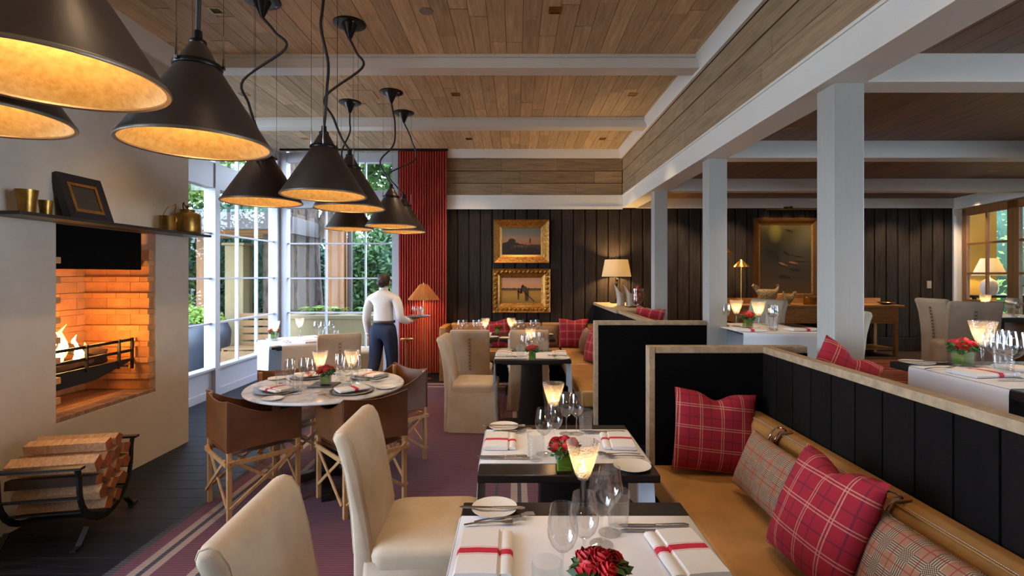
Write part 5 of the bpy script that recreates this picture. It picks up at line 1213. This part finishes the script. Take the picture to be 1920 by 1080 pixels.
# ---------------------------------------------------------------- ceiling fittings
def downlight(x, y, label, ZC=ZC):
    tag(MB().box(x - .05, y - .05, ZC - .021, x - .036, y + .05, ZC - .016).box(x + .036, y - .05, ZC - .021, x + .05, y + .05, ZC - .016).box(x - .036, y - .05, ZC - .021, x + .036, y - .036, ZC - .016).box(x - .036, y + .036, ZC - .021, x + .036, y + .05, ZC - .016).box(x - .036, y - .036, ZC - .0175, x + .036, y + .036, ZC - .0165).ob('recessed_downlight', 'brass'), label, 'downlight', 'square brass downlights in the oak ceiling')
DL = [(-2.27, 3.80, 'recessed square downlight beside the large hanging lamp'), (-3.02, 5.57, 'recessed square downlight near the side window'), (-.665, 5.57, 'recessed square downlight in the middle bay left of centre'), (1.30, 5.57, 'recessed square downlight in the middle bay by the right boards'),
      (-3.1, 7.39, 'recessed square downlight near the far window'), (-.69, 7.39, 'recessed square downlight in front of the curtain'), (1.28, 7.39, 'recessed square downlight above the lamp counter'), (.3, 3.8, 'recessed square downlight above the gap between the tables'), (1.0, 2.0, 'recessed square downlight above the near banquette'), (-.3, 1.2, 'recessed square downlight above the nearest table')]
for x, y, lb in DL: downlight(x, y, lb)
tag(MB().box(-1.84, 5.44, ZC - .022, -1.56, 5.72, ZC - .016).ob('access_panel', 'oak_ceiling', bev=.002), 'square flush access panel in the ceiling', 'panel')
tag(MB().lathe([(0, -.016), (.055, -.016), (.052, -.022), (0, -.024)], 24).ob('smoke_detector', 'pale_plate', smooth=40, loc=(-.68, 3.81, ZC)), 'small round disc flush in the ceiling', 'smoke detector')
# ---------------------------------------------------------------- the waiter
def skin(name, pts, edges, mat, parent, sub=2, flat=()):
    me = bpy.data.meshes.new(name); me.from_pydata([p[:3] for p in pts], edges, []); o = bpy.data.objects.new(name, me); COL.objects.link(o); o.parent = parent
    m = o.modifiers.new('skin', 'SKIN'); m.use_smooth_shade = True
    lay = me.skin_vertices[0] if me.skin_vertices else None
    if lay is None:
        bpy.context.view_layer.objects.active = o; o.select_set(True)
        bpy.ops.mesh.customdata_skin_add(); lay = me.skin_vertices[0]
    for i, p in enumerate(pts):
        r = p[3]; lay.data[i].radius = r if isinstance(r, tuple) else (r, r); lay.data[i].use_root = (i == 0)
    s = o.modifiers.new('sub', 'SUBSURF'); s.levels = sub; s.render_levels = sub
    me.materials.append(MT[mat]); return o
PX, PY = -1.66, 6.3
pe = thing('person', 'waiter in white shirt and navy trousers seen from behind carrying a tray', 'person', (PX, PY, 0), R(-14))
# body in local coordinates, facing +y
body = [(0, 0, .92, .08), (0, .0, 1.02, .08), (0, .0, 1.15, .085), (0, -.005, 1.27, .09), (0, -.01, 1.345, .055), (0, .0, 1.40, .045), (0, .012, 1.44, .045), (0, .03, 1.49, .075), (0, .02, 1.54, .062),
        (.09, -.005, 1.30, .07), (.165, -.005, 1.29, .05), (.215, -.02, 1.16, .045), (.235, -.03, 1.04, .037), (.28, .09, .99, .033), (.30, .20, 1.00, .026), (.30, .24, 1.005, .03),
        (-.09, -.005, 1.30, .07), (-.165, -.005, 1.285, .05), (-.21, -.015, 1.14, .045), (-.23, -.01, 1.02, .037), (-.235, .03, .90, .032), (-.237, .05, .80, .024), (-.237, .055, .755, .03),
        (.085, 0, .87, .075), (.09, .02, .70, .07), (.088, .06, .48, .06), (.085, .03, .28, .052), (.085, .0, .09, .036), (.085, .08, .04, .032),
        (-.085, 0, .87, .075), (-.088, -.02, .70, .07), (-.088, -.06, .48, .06), (-.088, -.17, .30, .052), (-.088, -.24, .14, .036), (-.088, -.20, .05, .03)]
E = [(0, 1), (1, 2), (2, 3), (3, 4), (4, 5), (5, 6), (6, 7), (7, 8), (3, 9), (9, 10), (10, 11), (11, 12), (12, 13), (13, 14), (14, 15), (3, 16), (16, 17), (17, 18), (18, 19), (19, 20), (20, 21), (21, 22), (0, 23), (23, 24), (24, 25), (25, 26), (26, 27), (27, 28), (0, 29), (29, 30), (30, 31), (31, 32), (32, 33), (33, 34)]
skin('body', body, E, 'skin', pe)
g_ = .012
shirt = [(0, -.004, .955, (.135, .11)), (0, -.002, 1.0, (.14, .112)), (0, -.005, 1.08, (.135, .11)), (0, -.008, 1.18, (.155, .125)), (0, -.012, 1.27, (.16, .115)), (0, -.012, 1.345, .085), (0, -.004, 1.395, .055),
         (.10, -.008, 1.30, .085), (.17, -.006, 1.285, .066), (.222, -.02, 1.16, .06), (.24, -.032, 1.045, .056), (.275, .07, .995, .048), (.292, .15, .995, .04),
         (-.10, -.008, 1.30, .085), (-.17, -.006, 1.28, .066), (-.218, -.016, 1.14, .06), (-.236, -.01, 1.02, .055), (-.24, .03, .90, .048), (-.24, .045, .835, .045)]
skin('shirt', shirt, [(0, 1), (1, 2), (2, 3), (3, 4), (4, 5), (5, 6), (4, 7), (7, 8), (8, 9), (9, 10), (10, 11), (11, 12), (4, 13), (13, 14), (14, 15), (15, 16), (16, 17), (17, 18)], 'shirt', pe)
MB().lathe([(.052, 1.375), (.056, 1.40), (.05, 1.425), (.047, 1.425), (.05, 1.40)], 20).ob('collar', 'shirt', pe, smooth=60)
for (a, b, c) in ((.294, .155, .995), (-.24, .047, .83)): MB().ball((a, b, c), .04, 10, (1, 1, .7)).ob('cuff', 'shirt', pe, smooth=60)
tr_ = [(0, 0, 1.005, (.145, .118)), (0, -.01, .90, (.16, .125)), (.088, -.005, .83, .108), (.092, .02, .68, .095), (.09, .06, .48, .078), (.087, .035, .28, .07), (.086, .005, .09, .064), (-.088, -.005, .83, .108), (-.09, -.02, .68, .095), (-.09, -.06, .48, .078), (-.09, -.16, .31, .07), (-.09, -.225, .16, .062)]
skin('trousers', tr_, [(0, 1), (1, 2), (2, 3), (3, 4), (4, 5), (5, 6), (1, 7), (7, 8), (8, 9), (9, 10), (10, 11)], 'trouser', pe)
MB().lathe([(.146, .975), (.150, .978), (.150, 1.004), (.146, 1.007), (.136, 1.007), (.136, .975), (.146, .975)], 32, sy=.80).ob('belt', 'belt', pe, smooth=50)
# head details
for sx in (-1, 1): MB().ball((sx * .073, .02, 1.485), .018, 8, (.45, .9, 1.3)).ob('ear', 'skin', pe, smooth=60)
MB().ball((0, .098, 1.478), .014, 8, (.8, 1, 1.4)).ob('nose', 'skin', pe, smooth=60); MB().ball((0, .088, 1.445), .016, 8, (1.3, .5, .4)).ob('mouth', 'rose_red', pe, smooth=60)
for sx in (-1, 1): MB().ball((sx * .03, .086, 1.502), .010, 8, (1.2, .6, .7)).ob('eye', 'hair', pe, smooth=60)
MB().ball((0, .006, 1.512), .086, 20, (.92, 1.06, 1.0)).ball((0, -.088, 1.475), .043, 14, (1.05, .9, 1)).ball((0, -.045, 1.46), .05, 12, (1.1, .7, .9)).ob('hair', 'hair', pe, smooth=60)
def hand(palm, d, n, curl, nm='hand'):
    """palm at palm, fingers along d, palm normal n; fingers curl towards n"""
    d, n = Vector(d).normalized(), Vector(n).normalized(); s_ = d.cross(n); P = Vector(palm)
    m = loft([[tuple(P + d * t + s_ * a * w + n * b * .011) for a, b in ((-1, -1), (1, -1), (1.1, 0), (1, 1), (-1, 1), (-1.1, 0))] for t, w in ((-.045, .022), (-.02, .034), (.02, .038), (.045, .036))]).ob(nm, 'skin', pe, smooth=70)
    for k, L in enumerate((.066, .076, .072, .056)):
        b = P + d * .042 + s_ * (-.03 + .02 * k); a = curl
        p1 = b + (d * math.cos(a * .4) + n * math.sin(a * .4)) * L * .45; p2 = p1 + (d * math.cos(a) + n * math.sin(a)) * L * .32; p3 = p2 + (d * math.cos(a * 1.5) + n * math.sin(a * 1.5)) * L * .25
        MB().tube([b - d * .008, b, p1, p2, p3], [.0085, .009, .0085, .0078, .005], 8).ob('finger', 'skin', m, smooth=70)
    b = P - s_ * .030 - d * .01; MB().tube([b, b - s_ * .02 + d * .025 + n * .01, b - s_ * .024 + d * .05 + n * .02, b - s_ * .02 + d * .066 + n * .026], [.011, .0105, .0095, .006], 8).ob('thumb', 'skin', m, smooth=70)
hand((.30, .235, 1.005), (.15, 1, .05), (0, 0, 1), .25); hand((-.237, .058, .745), (0, .12, -1), (.95, .2, 0), .7)
for sx, y0, z0, a in ((.085, .02, .0, 0), (-.088, -.215, .03, -.5)):
    o = loft([rrect(0, -.075, .03, .02, .018, 4, 0), rrect(0, .02, .042, .11, .035, 5, 0), rrect(0, .02, .043, .112, .036, 5, .02), rrect(0, .0, .038, .085, .03, 5, .05), rrect(0, -.02, .033, .05, .025, 5, .085)][1:]).ob('shoe', 'shoe', pe, smooth=50, loc=(sx, y0, z0), rot=(a, 0, 0))
# tray and what stands on it (world positions)
th = R(-14); HX, HY = PX + math.cos(th) * .315 - math.sin(th) * .28, PY + math.sin(th) * .315 + math.cos(th) * .28
TZ = 1.035
tag(MB().lathe([(0, 0), (.15, 0), (.165, .012), (.162, .014), (.148, .005), (0, .005)], 40).ob('serving_tray', 'pewter', smooth=50, loc=(HX + .02, HY, TZ)), 'round silver tray balanced on the hand of the waiter', 'tray')
for a, b in ((-.06, .03), (-.02, -.05), (.05, .04), (.06, -.04)): wine(HX + .02 + a, HY + b, TZ + .0055, 'the tray of the waiter', .62, False)
tumbler(HX + .03, HY + .08, TZ + .0055, 'the tray of the waiter')
# ---------------------------------------------------------------- terrace and garden
tag(MB().box(-16, -8, -.35, 14, 26, -.15).ob('ground', 'stone_path'), 'pale paved terrace outside the windows', 'ground', kind=S)
def leaves(n, c, rad, size, seed, m=None):
    q = random.Random(seed); m = m or MB()
    for _ in range(n):
        while True:
            d = Vector((q.uniform(-1, 1), q.uniform(-1, 1), q.uniform(-1, 1)))
            if .1 < d.length < 1: break
        d = d.normalized() * q.uniform(.72, 1.06); p = Vector(c) + Vector((d.x * rad[0], d.y * rad[1], d.z * rad[2]))
        p += Vector((noise.noise(p * 1.3), noise.noise(p * 1.3 + Vector((9, 0, 0))), noise.noise(p * 1.3 + Vector((0, 9, 0))))) * .35 * min(rad)
        u = Vector((q.gauss(0, 1), q.gauss(0, 1), q.gauss(0, 1))).normalized(); w = u.orthogonal().normalized(); s = size * q.uniform(.6, 1.3)
        m.add([p - u * s, p + w * s * .45, p + u * s, p - w * s * .45], [(0, 1, 2, 3)])
    return m
def shrub(name, label, c, rad, mat, n, size, seed, trunk=True, cat='tree', core=True):
    t = thing(name, label, cat, (c[0], c[1], -.15), group='trees and shrubs outside')
    m = leaves(n, (0, 0, c[2] + .15), rad, size, seed); l = m.ob('foliage', mat, t); l['kind'] = 'stuff'
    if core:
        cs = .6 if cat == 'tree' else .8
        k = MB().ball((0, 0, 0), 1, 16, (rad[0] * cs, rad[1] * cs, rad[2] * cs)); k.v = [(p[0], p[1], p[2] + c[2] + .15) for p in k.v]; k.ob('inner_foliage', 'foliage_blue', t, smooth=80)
    if trunk: MB().tube([(0, 0, 0), (.05, 0, c[2] * .5), (0, 0, c[2] + .15)], [.10, .08, .05], 8).ob('trunk', 'bark', t, smooth=60)
for i, (x, y, z, rx, rz_, mt, lb) in enumerate(((-6.6, 13.2, 1.3, 1.7, 1.5, 'foliage_blue', 'dense blue-green shrub beyond the terrace, left of the wooden post'), (-4.6, 13.6, 1.1, 1.3, 1.4, 'foliage_blue', 'blue-green shrub between the tree trunk and the wooden post'),
        (-2.9, 12.8, 1.4, 1.5, 1.5, 'foliage', 'mid green bush behind the right half of the far window'), (-.9, 13.5, 1.5, 1.8, 1.7, 'foliage', 'green bush behind the shoulder of the waiter'), (-9.2, 11.8, 1.4, 1.9, 1.7, 'foliage', 'green bush seen through the side window by the urn'),
        (-11.5, 14.5, 2.0, 2.4, 2.3, 'foliage_blue', 'tall blue-green shrub seen through the side window'), (-8.6, 16, 2.0, 2.4, 2.4, 'foliage', 'tall green shrub far behind the terrace roof'))):
    shrub('garden_shrub', lb, (x, y, z), (rx, rx * .8, rz_), mt, 9000, .085, 40 + i, cat='shrub')
shrub('garden_tree', 'leafy tree crown against the sky above the far window', (-2.6, 15.5, 4.6), (2.0, 1.6, 1.7), 'foliage', 3800, .13, 60, core=False)
shrub('garden_tree', 'yellow-green tree crown behind the upper side window panes', (-9.5, 13.5, 5.2), (2.6, 2.0, 1.5), 'foliage_bright', 3800, .13, 61, core=False)
shrub('garden_tree', 'leafy tree crown behind the round tree trunk', (-5.2, 16.0, 5.0), (2.0, 1.6, 1.6), 'foliage_bright', 3000, .13, 62, core=False)
shrub('garden_tree', 'broad green tree crown above the terrace beside the side window', (-9.0, 6.3, 5.2), (2.6, 2.6, 2.4), 'foliage', 9000, .13, 63)
shrub('garden_tree', 'tall green tree crown behind the side window corner', (-8.6, 10.6, 5.6), (2.4, 2.4, 2.2), 'foliage', 8000, .13, 64)
shrub('garden_tree', 'dense green tree crown straight behind the far window', (-3.3, 15.2, 6.4), (2.6, 2.0, 2.0), 'foliage', 8000, .13, 65)
tk = thing('tree_trunk', 'thick mottled tree trunk outside the far window', 'tree', (-4.28, 10.3, -.15)); MB().tube([(0, 0, 0), (.02, 0, .6), (-.04, 0, 1.8), (-.08, .05, 3.2), (-.2, .1, 5.5)], [.40, .33, .29, .27, .22], 18).ob('trunk', 'bark', tk, smooth=60); MB().tube([(-.02, 0, 2.1), (.5, .3, 3.4), (.9, .5, 5)], [.14, .12, .08], 10).ob('branch', 'bark', tk, smooth=60)
tag(MB().box(-3.80, 10.0, -.15, -3.46, 10.3, 2.55).ob('terrace_post', 'outdoor_wood', bev=.006), 'wide golden wooden post outside the far window', 'post', 'wooden terrace posts')
tag(MB().box(-3.41, 10.15, -.15, -3.33, 10.25, 3.3).ob('terrace_post', 'steel_beam', bev=.004), 'thin dark post beside the golden wooden post', 'post', 'wooden terrace posts')
tag(MB().box(-6.50, 10.2, -.15, -6.30, 10.4, 2.38).ob('terrace_post', 'outdoor_wood', bev=.006), 'yellow wooden post outside the side window', 'post', 'wooden terrace posts')
tag(MB().box(-5.66, 9.75, -.15, -5.30, 10.1, 2.15).box(-5.70, 9.7, 2.15, -5.26, 10.15, 2.2).ob('terrace_pillar', 'concrete_cream', bev=.01), 'square cream pillar outside the side window', 'pillar')
tag(MB().box(-5.02, 9.95, -.15, -4.84, 10.13, 2.38).ob('terrace_post', 'bark', bev=.006), 'dark brown post outside the side window', 'post', 'wooden terrace posts')
# planter with ferns
pl_ = thing('planter_box', 'long cream concrete planter outside the far window', 'planter', (-3.1, 9.35, -.15)); MB().box(-1.05, -.35, 0, 1.5, .35, .99).box(-1.08, -.38, .93, 1.53, .38, 1.0).ob('box', 'concrete_cream', pl_, bev=.01)
def fern(x, y, z, s, n, mat, label, seed):
    q = random.Random(seed); m = MB()
    for k in range(n):
        a = q.uniform(0, 2 * PI); L = s * q.uniform(.7, 1.2); d = Vector((math.cos(a), math.sin(a), 0)); w = Vector((-d.y, d.x, 0)); prev = None
        for j in range(9):
            t = j / 8; p = d * L * t * .8 + Vector((0, 0, L * (1.1 * t - .85 * t * t)))
            if prev is not None:
                ll = .22 * L * math.sin(PI * min(.97, t + .12))
                for sg in (-1, 1): m.add([prev, p, p + w * sg * ll + d * .03], [(0, 1, 2)])
            prev = p
    o = m.ob('fern', mat, loc=(x, y, z)); tag(o, label, 'fern', 'ferns in the planter')
fern(-3.72, 9.25, .85, .36, 26, 'foliage_bright', 'bright green fern left of the wooden post', 1); fern(-3.3, 9.3, .85, .30, 22, 'foliage_bright', 'bright green fern in front of the wooden post', 2); fern(-2.75, 9.3, .85, .30, 22, 'foliage', 'darker fern right of the wooden post', 3); fern(-2.35, 9.3, .85, .28, 20, 'foliage', 'fern at the right end of the planter', 4)
# terrace roof with glowing strips
rf = thing('terrace_roof', 'wooden terrace roof with steel edge beam and glowing strips', 'roof', (-6.2, 10.0, 2.4))
MB().bar((2.1, -.9, .08), (2.1, 1.7, .08), .10, .30).ob('edge_beam', 'steel_beam', rf); MB().box(-3.2, -.9, .20, 2.05, 2.4, .26).ob('roof_deck', 'roof_wood', rf); MB().box(-3.2, -1.0, .0, 2.1, -.9, .30).ob('front_fascia', 'steel_beam', rf)
for k in range(8): y = -.75 + k * .4; MB().box(-3.2, y, .06, 2.05, y + .07, .20).ob('rafter', 'roof_wood', rf)
for k in range(4): y = -.55 + k * .8; MB().box(-3.1, y, .188, 1.95, y + .03, .198).ob('light_strip', 'led_strip', rf)
MB().tube([(2.1, -.9, .75), (2.1, 1.9, .75)], .02, 6).ob('top_rail', 'iron', rf)
for k in range(5): MB().tube([(2.1, -.8 + k * .6, .22), (2.1, -.8 + k * .6, .75)], .015, 6).ob('rail_post', 'iron', rf)
# urn and bench outside the side window
un = thing('garden_urn', 'large dark urn planted with yellow-green foliage outside the side window', 'urn', (-5.55, 8.9, -.15)); un.scale = (.85, .85, .95); MB().lathe([(0, 0), (.25, 0), (.30, .05), (.50, .5), (.52, .75), (.45, .92), (.40, .95), (.40, .90), (0, .88)], 32).ob('urn', 'urn', un, smooth=50); l = leaves(900, (0, 0, 1.02), (.42, .42, .18), .05, 77).ob('foliage', 'foliage_bright', un); l['kind'] = 'stuff'
shrub('box_topiary', 'small round clipped shrub beyond the urn', (-7.0, 10.7, .85), (.32, .32, .32), 'foliage_bright', 1500, .04, 78, cat='shrub', core=True)
bn = thing('garden_bench', 'slatted pale wooden bench outside the side window', 'bench', (-4.74, 9.0, -.15), R(4)); bn.scale = (.6, 1, 1)
for k in range(5): MB().box(-.65, .22, .40 + k * .13, .75, .25, .50 + k * .13).ob('back_slat', 'bench_wood', bn, bev=.004)
for k in range(4): MB().box(-.65, -.28 + k * .12, .42, .75, -.18 + k * .12, .45).ob('seat_slat', 'bench_wood', bn, bev=.004)
for x in (-.65, .68):
    for y in (-.28, .20): MB().box(x, y, 0, x + .07, y + .07, .42 if y < 0 else 1.05).ob('leg', 'bench_wood', bn, bev=.004)
MB().box(-.65, -.30, .12, .75, -.27, .40).ob('front_panel', 'bench_wood', bn)
# greenery beyond the french doors
shrub('garden_shrub', 'yellow-green shrub seen through the french doors', (11.3, 11.3, 1.8), (1.1, 1.1, 1.9), 'foliage_bright', 4000, .07, 90, cat='shrub')  # leaves use the yellow-green foliage colour
# ---------------------------------------------------------------- room lamps: recessed downlights and wall washers
for x, y, lb in DL: spot('downlight', (x, y, ZC - .03), (x, y, 0), 55 if y < 3 else 85, 62 if x > 1.2 else 84, .8)
spot('painting_spot', (.09, 6.75, ZC - .03), (.09, 8.1, 1.7), 55, 34, .6)
downlight(.09, 6.75, 'recessed downlight aimed at the two gilt paintings')
for k, x in enumerate((2.5, 3.4, 4.9, 6.0, 6.8)): downlight(x, 7.45, 'recessed downlight along the back boards of the low ceiling, ' + ['first', 'second', 'third', 'fourth', 'fifth'][k] + ' from the left', RC + .002); spot('wall_washer', (x, 7.45, RC - .02), (x, 8.1, 1.3), 95, 80, .8)
for x, y, w in ((2.5, 2.3, 'front raised-room table'), (2.3, 4.2, 'table between the columns'), (4.2, 3.6, 'open floor of the raised room'), (5.6, 5.9, 'far right table'), (4.0, 6.1, 'striped carpet')): downlight(x, y, 'recessed downlight in the low ceiling above the ' + w, RC + .002); spot('downlight', (x, y, RC - .02), (x, y, 0), 40, 90, .8)

for x, w in ((-2.2, 'left'), (.2, 'middle'), (2.4, 'right')):  # unseen sconces added to brighten ceiling, beam faces and plaster
    t = thing('added_sconce', 'added linen-shaded fill sconce behind the viewer, the ' + w + ' one', 'sconce', (x, -2.15, 2.3), group='added fill sconces behind the viewer')
    MB().box(-.05, -.1, -.1, .05, -.08, .1).bar((0, -.08, 0), (0, .03, -.02), .02, .02).ob('bracket', 'brass', t); MB().lathe([(.12, -.02), (.09, .16)], 24).ob('shade', 'lampshade', t, smooth=60, solid=.002)
    point('added_sconce_light', (x, -2.12, 2.42), 120, (1, .74, .48), .08)

# ---------------------------------------------------------------- labels for the small repeated things, counted from left to right as seen
ORD = ['first', 'second', 'third', 'fourth', 'fifth', 'sixth', 'seventh', 'eighth', 'ninth', 'tenth', 'eleventh', 'twelfth', 'thirteenth', 'fourteenth', 'fifteenth', 'sixteenth']
NUM = ['', 'one', 'two', 'three', 'four', 'five', 'six', 'seven', 'eight', 'nine', 'ten', 'eleven', 'twelve', 'thirteen', 'fourteen', 'fifteen', 'sixteen']
sets = {}
for o, b, p in REG: sets.setdefault((b, p), []).append(o)
for (b, p), os_ in sets.items():
    os_.sort(key=lambda o: o.location.x / max(o.location.y, .1)); n = len(os_); inn = 'in' if 'holder' in p or 'urn' in p else 'on'
    for k, o in enumerate(os_):
        if n == 1: o['label'] = f'{b} {inn} {p}'
        elif n == 2: o['label'] = f'{b} {inn} {p}, the ' + ('left' if k == 0 else 'right') + ' one'
        else: o['label'] = f'{b} {inn} {p}, {ORD[k]} of {NUM[n]} from the left'
